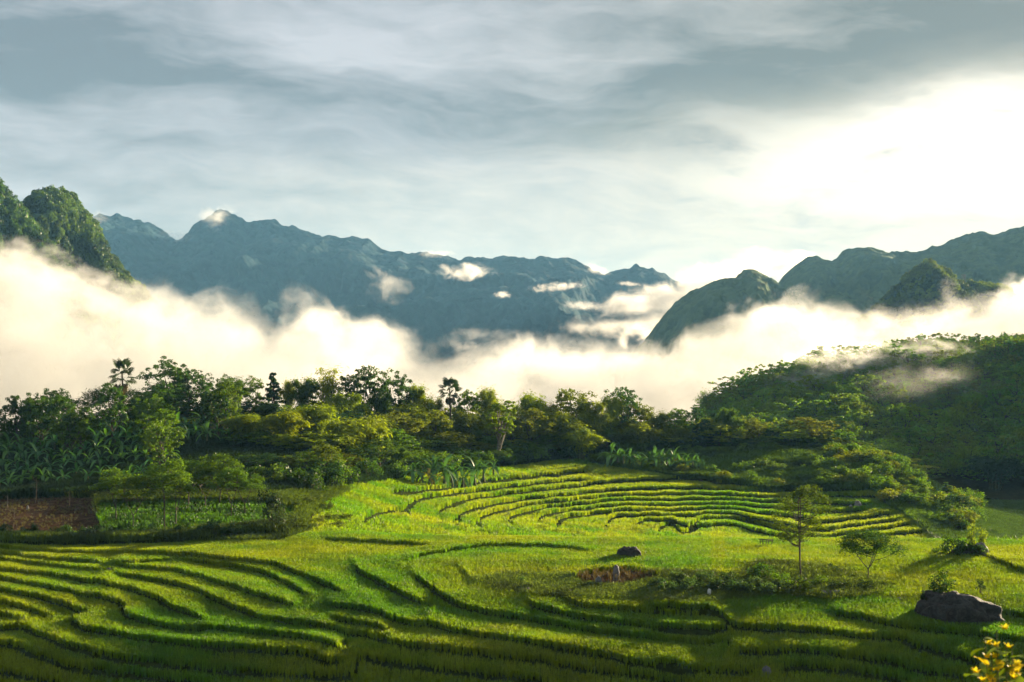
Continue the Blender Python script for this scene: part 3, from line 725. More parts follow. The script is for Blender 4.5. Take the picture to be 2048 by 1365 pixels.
def make_broad(seed, h=9.0, w=6.0, lobes=9, clus=10, nleaf=42, leaf=0.34, crown0=0.32, flat=0.75, open_=1.0, lean=0.0, bark=M_BARK, conical=False):
    rng = np.random.RandomState(seed)
    P, N, limbs = [], [], []
    zc0 = h * crown0
    trunk_top = np.array([rng.normal() * .2 + lean, rng.normal() * .2, h * (0.55 if not conical else 0.95)])
    limbs.append((curve_pts((0, 0, -0.4), trunk_top, rng.normal(size=3) * [.25, .25, 0], 8), np.linspace(h * 0.026, h * 0.010 if not conical else .02, 8)))
    for q in range(lobes):
        a = q * 2.4 + rng.rand() * .8; f = (q + 0.5) / lobes
        zz = zc0 + (h - zc0) * (0.12 + 0.80 * f)
        if conical: rr = w * 0.42 * (1 - f) ** 0.8 * (0.5 + 0.5 * rng.rand())
        else: rr = w * 0.36 * math.sin(math.pi * min(1, (0.25 + 0.75 * (1 - f)))) ** 0.6 * (0.35 + 0.75 * rng.rand()) + (w * .16 if f < .75 else 0)
        c = np.array([math.cos(a) * rr + lean, math.sin(a) * rr, zz])
        lr = w * (0.17 + 0.09 * rng.rand()) * (1.0 if not conical else (0.5 + .8 * (1 - f)))
        s0 = trunk_top * np.clip((zz - h * .15) / (trunk_top[2] + .01) * 0.7, 0.3, 0.98)
        limbs.append((curve_pts(s0, c, (0, 0, -0.15 * rr), 5), np.linspace(h * 0.010, 0.025, 5)))
        for k in range(clus):
            d = unit(rng.normal(size=3) + np.array([0, 0, .35]))
            cc = c + d * lr * np.array([1, 1, flat]) * (0.45 + 0.65 * rng.rand()) * open_
            cr = lr * (0.30 + 0.22 * rng.rand())
            p, n = blob_points(rng, cc, cr, cr * 0.62, nleaf)
            P.append(p); N.append(n)
            if k % 3 == 0: limbs.append((curve_pts(c, cc, (0, 0, 0), 3), (0.03, 0.02, 0.012)))
    P = np.concatenate(P); N = np.concatenate(N)
    k = h / P[:, 2].max(); 
    V, Fa = leaves(P, N, leaf * (0.6 + 0.8 * rng.rand(len(P))), rng)
    return [('trunk', mesh_np('trunk', *tubes(limbs, 5), [bark], smooth=True)), ('crown', mesh_np('crown', V, Fa, [M_LEAF]))]

def make_bamboo(seed, h=8.0, w=5.0, culms=34, per=170, leaf=0.42, spire=False, droop=1.0):
    rng = np.random.RandomState(seed)
    segs, P, N, D = [], [], [], []
    for q in range(culms):
        gq = q % 7; a = gq * .898 + rng.normal() * .16; out = (0.10 + 0.9 * ((gq * 3 % 7) / 6) ** .8) * w * 0.5 * (.85 + .3 * rng.rand())
        if spire: out = rng.rand() * w * 0.12
        hh = h * (0.70 + 0.26 * ((gq * 5 % 7) / 6) + .08 * rng.rand()) * (1 - 0.22 * (out / (w * 0.5)) ** 2)
        t = np.linspace(0, 1, 14)
        b0 = rng.rand() * .5
        rr = b0 + out * t ** 1.9
        zz = hh * (np.sin(t * (1.50 if spire else 1.85)) / (1 if spire else math.sin(1.57)))
        zz = zz - np.clip(t - 0.85, 0, 1) * droop * h * 0.28
        pts = np.stack([np.cos(a) * rr, np.sin(a) * rr, zz - .2], 1)
        segs.append((pts, np.linspace(0.055, 0.012, 14)))
        tt = 0.22 + 0.78 * rng.rand(per) ** 0.75
        if spire: tt = 0.3 + .7 * rng.rand(per)
        base = np.stack([np.interp(tt, t, pts[:, i]) for i in range(3)], 1)
        sp = (0.16 + 0.45 * np.sin(np.pi * np.clip(tt, 0, .97)) ** 0.8)[:, None] * (0.8 if not spire else 1.0)
        lump = (vnoise(tt * 9 + q * 3.1, q * 7.7 + 0 * tt, seed)[:, None] * 1.3 + .3)
        off = rng.normal(size=(per, 3)) * sp * lump
        p = base + off - np.array([0, 0, 0.10])
        P.append(p); d = off + rng.normal(size=(per, 3)) * .15 + np.array([0, 0, -0.30]); D.append(d)
        N.append(unit(rng.normal(size=(per, 3)) * .6 + np.array([0, 0, 1.0]) + unit(off) * .5))
    P = np.concatenate(P); N = np.concatenate(N); D = np.concatenate(D)
    m = P[:, 2] > 0.3
    V, Fa = leaves(P[m], N[m], leaf * (0.6 + 0.8 * rng.rand(m.sum())), rng, aspect=0.26, droop=0.25, D=D[m])
    return [('culms', mesh_np('culms', *tubes(segs, 3), [M_CULM], smooth=True)), ('crown', mesh_np('crown', V, Fa, [M_LEAF]))]

def make_feathery(seed, h=6.5, w=4.0, stems=2, pads=26, nleaf=110, bark=M_BARK, crown0=0.42, leaf=0.15, umbrella=False):
    """light acacia-like tree: slim forked stems, flat layered sprays of fine leaves"""
    rng = np.random.RandomState(seed)
    segs, P, N = [], [], []
    tips = []
    fork = h * (0.16 if stems > 1 else 0.30)
    if umbrella: fork = h * .28
    segs.append((curve_pts((0, 0, -.3), (0.03 * h * rng.normal(), 0, fork), (0.05, 0, 0), 4), np.linspace(.012 * h, .009 * h, 4)))
    root = segs[-1][0][-1]
    stemtops = []
    for s in range(stems):
        a = s * 2 * math.pi / stems + rng.rand()
        sp = w * (0.10 if not umbrella else 0.24)
        tp = np.array([math.cos(a) * sp, math.sin(a) * sp * .7, h * (0.80 + .1 * rng.rand() if not umbrella else .68)])
        pts = curve_pts(root, tp, np.array([math.cos(a), math.sin(a), 0]) * w * 0.03, 7)
        segs.append((pts, np.linspace(.008 * h, .004 * h, 7))); stemtops.append(pts)
    for q in range(pads):
        st = stemtops[q % stems]
        f = rng.rand(); z = h * (crown0 + (0.96 - crown0) * f)
        if umbrella: z = h * (.62 + .34 * f)
        prof = math.sin(math.pi * (0.15 + 0.72 * f)) ** 0.7 if not umbrella else (1.15 - .75 * f)
        a = q * 2.4 + rng.rand(); rr = w * 0.5 * prof * (0.25 + 0.72 * rng.rand() ** .6)
        c = np.array([math.cos(a) * rr, math.sin(a) * rr, z]) + np.array([st[4][0], st[4][1], 0]) * .4
        zi = np.clip(z - 0.30 * rr - h * .06, st[0, 2], st[-1, 2])
        s0 = np.array([np.interp(zi, st[:, 2], st[:, i]) for i in range(3)])
        segs.append((curve_pts(s0, c, (0, 0, -.04 * h), 5), np.linspace(.0040 * h, .0015 * h, 5)))
        pr = w * (0.10 + 0.07 * rng.rand())
        th = rng.rand(nleaf) * 6.283; ra = pr * np.sqrt(rng.rand(nleaf))
        p = c + np.stack([np.cos(th) * ra, np.sin(th) * ra, rng.normal(size=nleaf) * .05 * w * .5 - 0.45 * ra ** 2 / pr], 1)
        P.append(p); N.append(unit(rng.normal(size=(nleaf, 3)) * .4 + np.array([0, 0, 1.0])))
    P = np.concatenate(P); N = np.concatenate(N)
    V, Fa = leaves(P, N, leaf * (0.6 + .8 * rng.rand(len(P))), rng, aspect=.5)
    return [('trunk', mesh_np('trunk', *tubes(segs, 5), [bark], smooth=True)), ('crown', mesh_np('crown', V, Fa, [M_LEAF]))]

def make_bush(seed, h=1.4, w=1.8, clus=16, nleaf=46, leaf=0.13):
    rng = np.random.RandomState(seed); P, N, segs = [], [], []
    for q in range(clus):
        a = rng.rand() * 6.283; rr = w * .38 * math.sqrt(rng.rand()); z = h * (0.25 + 0.6 * rng.rand() * (1 - .5 * (rr / (w * .4)) ** 2))
        c = np.array([math.cos(a) * rr, math.sin(a) * rr, z])
        p, n = blob_points(rng, c, w * .17, h * .2, nleaf); P.append(p); N.append(n)
        segs.append((curve_pts((rr * .2 * math.cos(a), rr * .2 * math.sin(a), -.1), c, (0, 0, 0), 3), (.02, .015, .008)))
    P = np.concatenate(P); N = np.concatenate(N); P[:, 2] = np.maximum(P[:, 2], 0.02)
    V, Fa = leaves(P, N, leaf * (0.6 + .8 * rng.rand(len(P))), rng)
    tv, tf = tubes(segs, 3)
    return mesh_np('leafy_shrub', np.concatenate([V, tv]), [Fa, tf + len(V)], [M_LEAF, M_BARK], mat_idx=[0] * len(Fa) + [1] * len(tf))

def blade_mesh(name, L, wmax, fold, arch, seg=7, tear=0.0, seed=0, mat=None):
    """long arching leaf with a midrib fold, from the origin outwards along +x"""
    rng = np.random.RandomState(seed); t = np.linspace(0, 1, seg)
    x = L * t * (1 - .12 * t); z = arch[0] * t - arch[1] * t ** 2.2
    w = wmax * np.sin(np.pi * np.clip(t * .93 + .05, 0, 1)) ** .7 * 0.5
    w[0] = .02
    V = []
    for i in range(seg):
        k = 1 - tear * rng.rand()
        V += [(x[i], w[i] * k, z[i] + fold * w[i]), (x[i], 0, z[i]), (x[i], -w[i] * (1 - tear * rng.rand()), z[i] + fold * w[i])]
    FA = []
    for i in range(seg - 1):
        a = i * 3
        FA += [(a, a + 3, a + 4, a + 1), (a + 1, a + 4, a + 5, a + 2)]
    return mesh_np(name, np.array(V, float), np.array(FA), [mat or M_BIGLEAF], smooth=True)
ME_BANLEAF = [blade_mesh('leaf', 1.9, .46, .25, a, seg=9, tear=.45, seed=i) for i, a in enumerate([(1.3, 1.15), (.9, 1.5), (.5, 1.6)])]
ME_BANSTEM = mesh_np('stem', *tubes([(curve_pts((0, 0, -.2), (0.05, 0, 1.3), (.03, 0, 0), 5), (.14, .12, .10, .085, .06))], 7), [M_CULM], smooth=True)
def banana(x, y, z, s, tint, label, rng, nleaf=8, group=None, low=False, name='banana_plant', cat='banana plant'):
    r = ob(name, None, None, (x, y, z), rng.rand() * 6.28, (s, s, s))
    tag(r, label, cat, group)
    st = ob('stem', ME_BANSTEM, r, scale=(1, 1, .35 if low else 1)); st['tint'] = tint
    h0 = .4 if low else 1.2
    for k in range(nleaf):
        me = ME_BANLEAF[int(rng.randint(3)) if k > 1 else 0]
        l = ob('leaf', me, r, (0, 0, h0 + .06 * rng.rand()), k * 2.4 + rng.rand() * .5)
        sc = .75 + .4 * rng.rand(); l.scale = (sc, sc * (1.1 if low else 1), sc)
        l.rotation_euler[1] = -rad(20 + 25 * rng.rand()) if k < 2 else rad(rng.uniform(-18, 22))
        f = .75 + .5 * rng.rand()
        l['tint'] = tuple(c * f for c in tint)
    return r
def frond_mesh(seed):
    """fan palm leaf: petiole along +x then a fan of narrow segments"""
    rng = np.random.RandomState(seed); V, FA = [], []
    L = 1.0
    V += [(0, .02, 0), (0, -.02, 0), (L, -.012, .0), (L, .012, .0)]; FA.append((0, 1, 2, 3))
    n = 17
    for k in range(n):
        a = rad(-125 + 250 * k / (n - 1)); l = (.68 + .1 * rng.rand()) * (1 - .25 * abs(a) / 2.2)
        d = np.array([math.cos(a), math.sin(a), 0.0]); s = np.array([-math.sin(a), math.cos(a), 0.0])
        b = np.array([L, 0, 0.0]); m = b + d * l * .6 + np.array([0, 0, .05 * (k % 2)]); e = b + d * l - np.array([0, 0, .22 * l])
        i = len(V); w = .075
        V += [tuple(b), tuple(m + s * w), tuple(e), tuple(m - s * w)]; FA.append((i, i + 1, i + 2, i + 3))
    return mesh_np('frond', np.array(V, float), np.array(FA), [M_BIGLEAF])
ME_FROND = [frond_mesh(i) for i in range(3)]
def fan_palm(X, r, topY, w_px, label, nfr=24, tint=(.035, .062, .014)):
    rng = np.random.RandomState(int(X)); x, y, z = ground_px(X, r)
    h = zY(topY, r) - z; cw = w_px / F * r / 2; s = cw / 1.4
    hub = h - 1.35 * s
    root = ob('fan_palm', None, None, (x, y, z)); tag(root, label, 'palm tree')
    ob('trunk', mesh_np('trunk', *tubes([(curve_pts((0, 0, -.3), (0, 0, hub), (.12, 0, 0), 9), np.linspace(.15, .10, 9))], 8), [M_BARK], smooth=True), root)
    for k in range(nfr):
        el_ = 88 - 150 * (k / (nfr - 1)) ** .95 + rng.normal() * 7
        if k >= nfr - 5: el_ = -62 - rng.rand() * 20
        f = ob('frond', ME_FROND[k % 3], root, (0, 0, hub - .02 * k * s), k * 2.399 + rng.rand() * .3)
        f.rotation_euler[1] = -rad(el_); f.rotation_euler[0] = rad(rng.uniform(-55, 55)); sc = s * (.85 + .25 * rng.rand()); f.scale = (sc, sc, sc)
        g = .8 + .5 * rng.rand()
        f['tint'] = tuple(c * g for c in (tint if k < nfr - 4 else (.07, .05, .02)))
    return root

# ------------------------------------------------------------------ tree placing
def plant(proto, pos, h, w, ph, pw, label, cat, tint, name, rotz, group=None):
    """proto: list of (part name, mesh) or one mesh"""
    s = (w / pw, w / pw, h / ph)
    if isinstance(proto, list):
        r = ob(name, None, None, pos, rotz, s); tag(r, label, cat, group)
        for pn, me in proto:
            c = ob(pn, me, r)
            if pn != 'trunk': c['tint'] = tint
    else:
        r = ob(name, proto, None, pos, rotz, s); tag(r, label, cat, group); r['tint'] = tint
    return r
def jit(t, rng, a=.18):
    f = 1 + a * (rng.rand() - .5) * 2
    return (t[0] * f * (1 + .12 * rng.normal() * .5), t[1] * f, t[2] * f)
DARK = (.046, .100, .016); MID = (.105, .185, .016); LIME = (.25, .31, .014); OLIVE = (.15, .185, .014); BLUEG = (.030, .072, .032); FRESH = (.10, .175, .018)  # LIME is a brightened leaf colour that paints sunlight onto crowns
BRD = [make_broad(s, 9, 6, lobes=11, clus=11, nleaf=38, open_=1.15) for s in (1, 2, 3, 4)]
BRO = [make_broad(s, 9, 6, lobes=13, clus=12, nleaf=30, leaf=.34, open_=1.45, crown0=.25) for s in (11, 12)]
BMB = [make_bamboo(s, 8, 5) for s in (21, 22, 23)]
SPIRE = make_bamboo(31, 8, 3, culms=7, per=230, spire=True)
CONE = make_broad(41, 8, 4, lobes=11, clus=8, nleaf=46, conical=True, crown0=.18)
SLIM = make_broad(43, 9, 2.9, lobes=12, clus=7, nleaf=44, leaf=.26, crown0=.42, flat=.8, bark=M_PALEBARK)
SPREAD = make_feathery(51, 7, 9, stems=4, pads=64, nleaf=130, crown0=.4, leaf=.22, umbrella=True)
FEA = [make_feathery(s, 6.5, 4, stems=n, pads=40, nleaf=170) for s, n in ((61, 2), (62, 3))]
GARD = [make_feathery(s, 5, 4, stems=2, pads=30, nleaf=130, bark=M_BARK, umbrella=True, leaf=.18) for s in (71, 72, 73)]
BUSH = [make_bush(s) for s in (81, 82, 83, 84)]
SMALL = []
for s in (91, 92, 93, 94, 95):
    rng = np.random.RandomState(s)
    pr = make_broad(s, 5, 3.6, lobes=9, clus=6, nleaf=24, leaf=.30, crown0=.0, open_=1.2, conical=(s == 95)) if s != 94 else make_bamboo(94, 5, 3.4, culms=14, per=110, leaf=.34)
    SMALL.append(pr)
def merged(proto, name):
    """trunk and crown as one light mesh, for trees too small in the photo to show parts"""
    VV, FF, MI, off, mats = [], [], [], 0, []
    for k, (pn, me) in enumerate(proto):
        v = np.empty(len(me.vertices) * 3, np.float32); me.vertices.foreach_get('co', v)
        f = np.empty(len(me.loops), np.int32); me.loops.foreach_get('vertex_index', f)
        VV.append(v.reshape(-1, 3)); FF.append(f.reshape(-1, 4) + off); off += len(me.vertices); MI += [k] * len(me.polygons); mats.append(me.materials[0])
    return mesh_np(name, np.concatenate(VV), FF, mats, mat_idx=MI)
SMALLM = [merged(p, 'hill_tree') for p in SMALL]
# ------------------------------------------------------------------ scatter (stuff only)
_protoc = {}
def scatter(name, label, pts, rot, scl, tint, protos, pick=None):
    n = len(pts)
    me = bpy.data.meshes.new(name); me.vertices.add(n); me.vertices.foreach_set('co', np.asarray(pts, np.float32).ravel())
    def at_(nm, ty, arr, key):
        a = me.attributes.new(nm, ty, 'POINT'); a.data.foreach_set(key, np.asarray(arr, np.float32 if ty != 'INT' else np.int32).ravel())
    at_('rot', 'FLOAT_VECTOR', rot, 'vector'); at_('scl', 'FLOAT_VECTOR', scl, 'vector')
    c4_ = np.ones((n, 4)); c4_[:, :3] = tint
    at_('tint', 'FLOAT_COLOR', c4_, 'color')
    at_('pick', 'INT', RS.randint(0, len(protos), n) if pick is None else pick, 'value')
    key = tuple(p.name for p in protos)
    if key not in _protoc:
        cl = bpy.data.collections.new('prototypes_' + name)
        for k, p in enumerate(protos):
            cl.objects.link(bpy.data.objects.new('proto_%s_%d' % (name, k), p))
        _protoc[key] = cl
    g = bpy.data.node_groups.new('scatter_' + name, 'GeometryNodeTree')
    g.interface.new_socket('Geometry', in_out='INPUT', socket_type='NodeSocketGeometry'); g.interface.new_socket('Geometry', in_out='OUTPUT', socket_type='NodeSocketGeometry')
    gi = g.nodes.new('NodeGroupInput'); go = g.nodes.new('NodeGroupOutput')
    m2p = g.nodes.new('GeometryNodeMeshToPoints'); iop = g.nodes.new('GeometryNodeInstanceOnPoints')
    ci = g.nodes.new('GeometryNodeCollectionInfo'); ci.inputs['Collection'].default_value = _protoc[key]
    ci.inputs['Separate Children'].default_value = True; ci.inputs['Reset Children'].default_value = True
    def na(nm, ty):
        q = g.nodes.new('GeometryNodeInputNamedAttribute'); q.data_type = ty; q.inputs['Name'].default_value = nm
        return [o for o in q.outputs if o.name == 'Attribute' and o.enabled][0]
    L = g.links.new
    L(gi.outputs[0], m2p.inputs[0]); L(m2p.outputs[0], iop.inputs['Points']); L(ci.outputs[0], iop.inputs['Instance'])
    iop.inputs['Pick Instance'].default_value = True; L(na('pick', 'INT'), iop.inputs['Instance Index'])
    e2r = g.nodes.new('FunctionNodeEulerToRotation'); L(na('rot', 'FLOAT_VECTOR'), e2r.inputs[0]); L(e2r.outputs[0], iop.inputs['Rotation'])
    L(na('scl', 'FLOAT_VECTOR'), iop.inputs['Scale']); L(iop.outputs[0], go.inputs[0])
    o = ob(name, me); md = o.modifiers.new('scatter', 'NODES'); md.node_group = g
    return tag(o, label, kind='stuff')

def tuft_mesh(name, nb, h, spread, w, seed, mat, lean=.35):
    rng = np.random.RandomState(seed); V, FA = [], []
    for k in range(nb):
        a = rng.rand() * 6.283; b = spread * rng.rand() * .5; hh = h * (.82 + .22 * rng.rand()); ln = lean * hh * (.3 + rng.rand())
        d = np.array([math.cos(a), math.sin(a), 0]); s = np.array([-math.sin(a), math.cos(a), 0]) * w * .5
        p0 = d * b; p1 = d * (b + ln * .25) + np.array([0, 0, hh * .55]); p2 = d * (b + ln * .65) + np.array([0, 0, hh * .9]); p3 = d * (b + ln * 1.25) + np.array([0, 0, hh * (.98 - .1 * rng.rand())])
        i = len(V); V += [p0 - s, p0 + s, p1 - s, p1 + s, p2 - s * .8, p2 + s * .8, p3]
        FA += [(i, i + 1, i + 3, i + 2), (i + 2, i + 3, i + 5, i + 4), (i + 4, i + 5, i + 6, i + 6)]
    T = [f for f in FA if f[2] != f[3]]; R3 = [f[:3] for f in FA if f[2] == f[3]]
    return mesh_np(name, np.array(V), [np.array(T), np.array(R3)], [mat])
TUFT = [tuft_mesh('rice_tuft', 13, .50, .15, .020, s, M_RICE, lean=.24) for s in (1, 2, 3, 4)]
TUFTF = [tuft_mesh('rice_tuft_far', 10, .50, .28, .045, s, M_RICE, lean=.26) for s in (5, 6, 7)]
GRASS = [tuft_mesh('grass_tuft', 12, .55, .35, .035, s, M_RICE, lean=.9) for s in (8, 9, 10)]

P_GARDEN = [(192, 1012), (300, 1008), (420, 1004), (560, 1010), (600, 1030), (560, 1052), (470, 1058), (300, 1074), (196, 1076)]
P_SCRUB = [(1180, 930), (1340, 955), (1440, 965), (1520, 982), (1640, 984), (1750, 985), (1760, 1005), (1810, 1035), (1850, 1065), (1890, 1100), (2400, 1100), (2400, 900), (1180, 880)]
P_BANK = [(-200, 1076), (200, 1078), (420, 1062), (560, 1048), (640, 1062), (560, 1090), (-200, 1096)]
CV_NONE, CV_RICE, CV_WEED, CV_GARDEN, CV_SCRUB, CV_BANK, CV_FIELD, CV_FLOOR = range(8)
DZ = Z - BASE
STEEP = np.abs(np.gradient(Z, RG, axis=1))
def cover(x, y):
    X = CX + F * x / y; z = sample(Z, X, y); Yp = CY - F * z / y
    near = y < 106.8
    c = np.full(x.shape, CV_RICE)
    wb = 7 * fbm(x / 1.5, y / 1.5, 3, 21)
    c[near & inpoly(X + wb, Yp + wb * .5, P_WEED)] = CV_WEED
    c[near & inpoly(X + wb, Yp + wb * .5, P_MOUND)] = CV_NONE
    far = ~near
    left = far & (X + 10 * fbm(x / 2, y / 2, 2, 5) < np.interp(Yp, [980, 1010, 1040, 1075], [720, 655, 628, 604])) & (y < 140)
    c[left] = CV_BANK
    c[left & inpoly(X, Yp, P_GARDEN)] = CV_GARDEN
    c[left & inpoly(X + wb, Yp + wb * .5, P_BROWN)] = CV_NONE
    c[far & (y < 140) & inpoly(X, Yp, P_RED)] = CV_NONE
    c[inpoly(X, Yp, P_PATH) & (y > 100) & (y < 125)] = CV_NONE
    c[far & inpoly(X, Yp, P_SCRUB) & (X > 1150)] = CV_SCRUB
    c[far & (X > 1900) & (y > 165)] = CV_FIELD
    c[far & (Yp < np.interp(X, *zip(*WOODY))) & (y < 620)] = CV_FLOOR
    c[far & (y > 232)] = CV_FLOOR
    c[inpoly(X, Yp, P_BANK) & (y > 102) & (y < 110)] = CV_BANK
    return c, X, z, Yp
def jgrid(y0, y1, x0px, x1px, sp, rng, jit_=.35):
    ys = np.arange(y0, y1, sp); xm = max(abs(x0px - CX), abs(x1px - CX)) / F * y1
    xs = np.arange(-xm, xm, sp)
    x, y = np.meshgrid(xs, ys); x = x + (rng.rand(*x.shape) - .5) * 2 * jit_ * sp; y = y + (rng.rand(*y.shape) - .5) * 2 * jit_ * sp
    x = x.ravel(); y = y.ravel(); X = CX + F * x / y; m = (X > x0px) & (X < x1px)
    return x[m], y[m]
def tidtint(x, y, X):
    i = np.clip(np.interp(X, XG, _xi).round().astype(int), 0, len(XG) - 1); j = np.clip(np.interp(y, RG, _ri).round().astype(int), 0, len(RG) - 1)
    t = TID[i, j]
    return (np.sin(t * 12.9898 + 4.1) * 43758.5453) % 1.0
def ricecol(x, y, X, far=False):
    k = tidtint(x, y, X)
    n = fbm(x / 9, y / 5, 3, 60) ; n2 = fbm(x / .9, y / .9, 2, 66) * .6
    yel = np.clip(.50 + .40 * (k - .5) + .9 * n + .5 * n2, 0, 1)[:, None]
    g = np.array([.115, .26, .005]); yv = np.array([.29, .34, .005])
    c = g * (1 - yel) + yv * yel
    return c * (0.9 + .25 * np.random.RandomState(3).rand(len(x), 1))
def put_tufts():
    rng = np.random.RandomState(5)
    x, y = jgrid(69.5, 107.2, -160, 2200, .175, rng)
    c, X, z, Yp = cover(x, y)
    i = np.clip(np.interp(X, XG, _xi).astype(int), 0, len(XG) - 1); j = np.clip(np.interp(y, RG, _ri).round().astype(int), 0, len(RG) - 1)
    st = (np.abs(np.gradient(DZ, RG, axis=1))[i, j] > .8) | (sample(DZ, X, y + .26) - sample(DZ, X, y) > .14) | (np.abs(sample(DZ, X + F * .22 / y, y) - sample(DZ, X - F * .22 / y, y)) > .16)
    # narrow bare joints along the foot of each step
    m = (c == CV_RICE) & ~st
    def go(m, nm, lab, pr, tint, sc, lift=0.0):
        n = m.sum(); s = sc * (.85 + .3 * rng.rand(n)); r_ = np.zeros((n, 3)); r_[:, 2] = rng.rand(n) * 6.283; r_[:, 0] = rng.normal(size=n) * .07; r_[:, 1] = rng.normal(size=n) * .07
        patch = 1 + .07 * fbm(x[m] / 3, y[m] / 3, 2, 77)
        scatter(nm, lab, np.stack([x[m], y[m], z[m] - .03 + lift], 1), r_, np.stack([s, s, patch * (.95 + .10 * rng.rand(n))], 1), tint[m], pr)
    tint = ricecol(x, y, X)
    go(m, 'rice_crop', 'yellow green rice growing on the near terraces', TUFT, tint, 1.0)
    w = (c == CV_WEED)
    dn = fbm(x / 2.5, y / 2.5, 3, 91)[:, None]
    wt = np.array([.14, .19, .03]) * (1 + .8 * dn) + 0 * tint
    go(w & (rng.rand(len(x)) < .75), 'weeds', 'dry weedy grass round the brown mound in the paddies', GRASS, wt, .95)
    go((c == CV_NONE) & (rng.rand(len(x)) < .16), 'straw_litter', 'sparse straw and sprouts on the bare brown mound', GRASS, np.tile((.085, .06, .03), (len(x), 1)), .30)
    x, y = jgrid(102, 231, -160, 2200, .31, rng)
    c, X, z, Yp = cover(x, y)
    pw = inpoly(X, Yp, P_BROWN) & (y > 107.5) & (y < 126) & (rng.rand(len(x)) < .30 * (1 + 1.5 * fbm(x / 2, y / 2, 3, 99)))
    i = np.clip(np.interp(X, XG, _xi).astype(int), 0, len(XG) - 1); j = np.clip(np.interp(y, RG, _ri).round().astype(int), 0, len(RG) - 1)
    st = (np.abs(np.gradient(DZ, RG, axis=1))[i, j] > .8) | (sample(DZ, X, y + .28) - sample(DZ, X, y) > .20) | (np.abs(sample(DZ, X + F * .24 / y, y) - sample(DZ, X - F * .24 / y, y)) > .22)
    tint = ricecol(x, y, X)
    def go2(m, *a, **k):
        nonlocal_ = None
        n = m.sum(); s = a[4] * (.85 + .3 * rng.rand(n)); r_ = np.zeros((n, 3)); r_[:, 2] = rng.rand(n) * 6.283
        patch = 1 + .18 * fbm(x[m] / 3, y[m] / 3, 2, 77)
        scatter(a[0], a[1], np.stack([x[m], y[m], z[m] - .03], 1), r_, np.stack([s, s, s * patch], 1), a[3][m], a[2])
    go2((c == CV_RICE) & ~st & (y > 107.2), 'rice_crop', 'rice on the far curved terraces below the wood', TUFTF, tint, 1.05)
    go2(pw, 'plot_weeds', 'sparse dry weeds and sprouts on the ploughed plot', GRASS, tint * 0 + np.array([.10, .085, .03]), .38)
    go2((c == CV_GARDEN), 'garden_crop', 'bright green crop in the garden plots under the slender trees', TUFTF, tint * 0 + np.array([.065, .15, .012]) * (1 + .9 * fbm(x / 1.5, y / 1.0, 3, 12)[:, None]), .75)
    bt = np.array([.09, .13, .016]) * (1 + .9 * fbm(x / 4, y / 4, 3, 31)[:, None]) + 0 * tint
    go2((c == CV_BANK), 'bank_grass', 'rough grass on the banks between garden and paddies', GRASS, bt, 1.15)
    sct = np.array([.09, .155, .018]) * (1 + 1.0 * fbm(x / 6, y / 6, 3, 37)[:, None]) + 0 * tint
    go2((c == CV_SCRUB), 'scrub_grass', 'dark rank grass on the abandoned upper terraces', GRASS, sct, 1.7)
    go2((c == CV_FIELD), 'field_crop', 'low green crop on the valley field at the right edge', GRASS, np.array([.09, .16, .025]) + 0 * tint, 1.1)
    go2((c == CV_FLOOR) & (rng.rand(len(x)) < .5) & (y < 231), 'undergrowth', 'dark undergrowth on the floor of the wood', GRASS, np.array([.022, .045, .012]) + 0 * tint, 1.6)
    x, y = jgrid(2, 30, -3000, 5000, .5, rng)
    z = np.array([ground_xy(a, b) for a, b in zip(x, y)])
    far_ok = (z + .6) / y < -(1365 - CY) / F - .02
    X = CX + F * x / y; tint = ricecol(x, y, X)
    n = far_ok.sum(); r_ = np.zeros((n, 3)); r_[:, 2] = rng.rand(n) * 6.283
    scatter('hillside_grass', 'grass on the slope below the viewpoint', np.stack([x, y, z], 1)[far_ok], r_, np.ones((n, 3)), tint[far_ok] * .8, GRASS)
put_tufts()

# ------------------------------------------------------------------ the wood behind the terraces
WG = 'trees of the wood behind the terraces'
def tree(X, topY, wpx, r, kind, tint, label, name='tree', cat='tree', group=WG, seed=None, dx=0.0):
    rng = np.random.RandomState(seed if seed is not None else int(X * 7 + topY))
    x, y, z = ground_px(X, r); h = zY(topY, r) - z; w = max(wpx * 1.15 / F * r, (h * (.35 if kind == 'bamboo' else .46) if kind not in ('spire', 'cone', 'slim') else 0))
    K = dict(broad=(BRD, 9, 6), open=(BRO, 9, 6), bamboo=(BMB, 8, 5), spire=([SPIRE], 8, 1.6), cone=([CONE], 8, 4), slim=([SLIM], 9, 2.9), spread=([SPREAD], 7, 9.5), feather=(FEA, 6.5, 4), garden=(GARD, 5, 4), small=(SMALL, 5, 3.6))[kind]
    pr = K[0][int(rng.randint(len(K[0])))]
    return plant(pr, (x, y, z), max(h, 1.0), w * 1.05, K[1] * 1.03, K[2], label, cat, jit(tint, rng), name, rng.rand() * 6.28, group)
B, BB = 'broadleaf_tree', 'bamboo_clump'
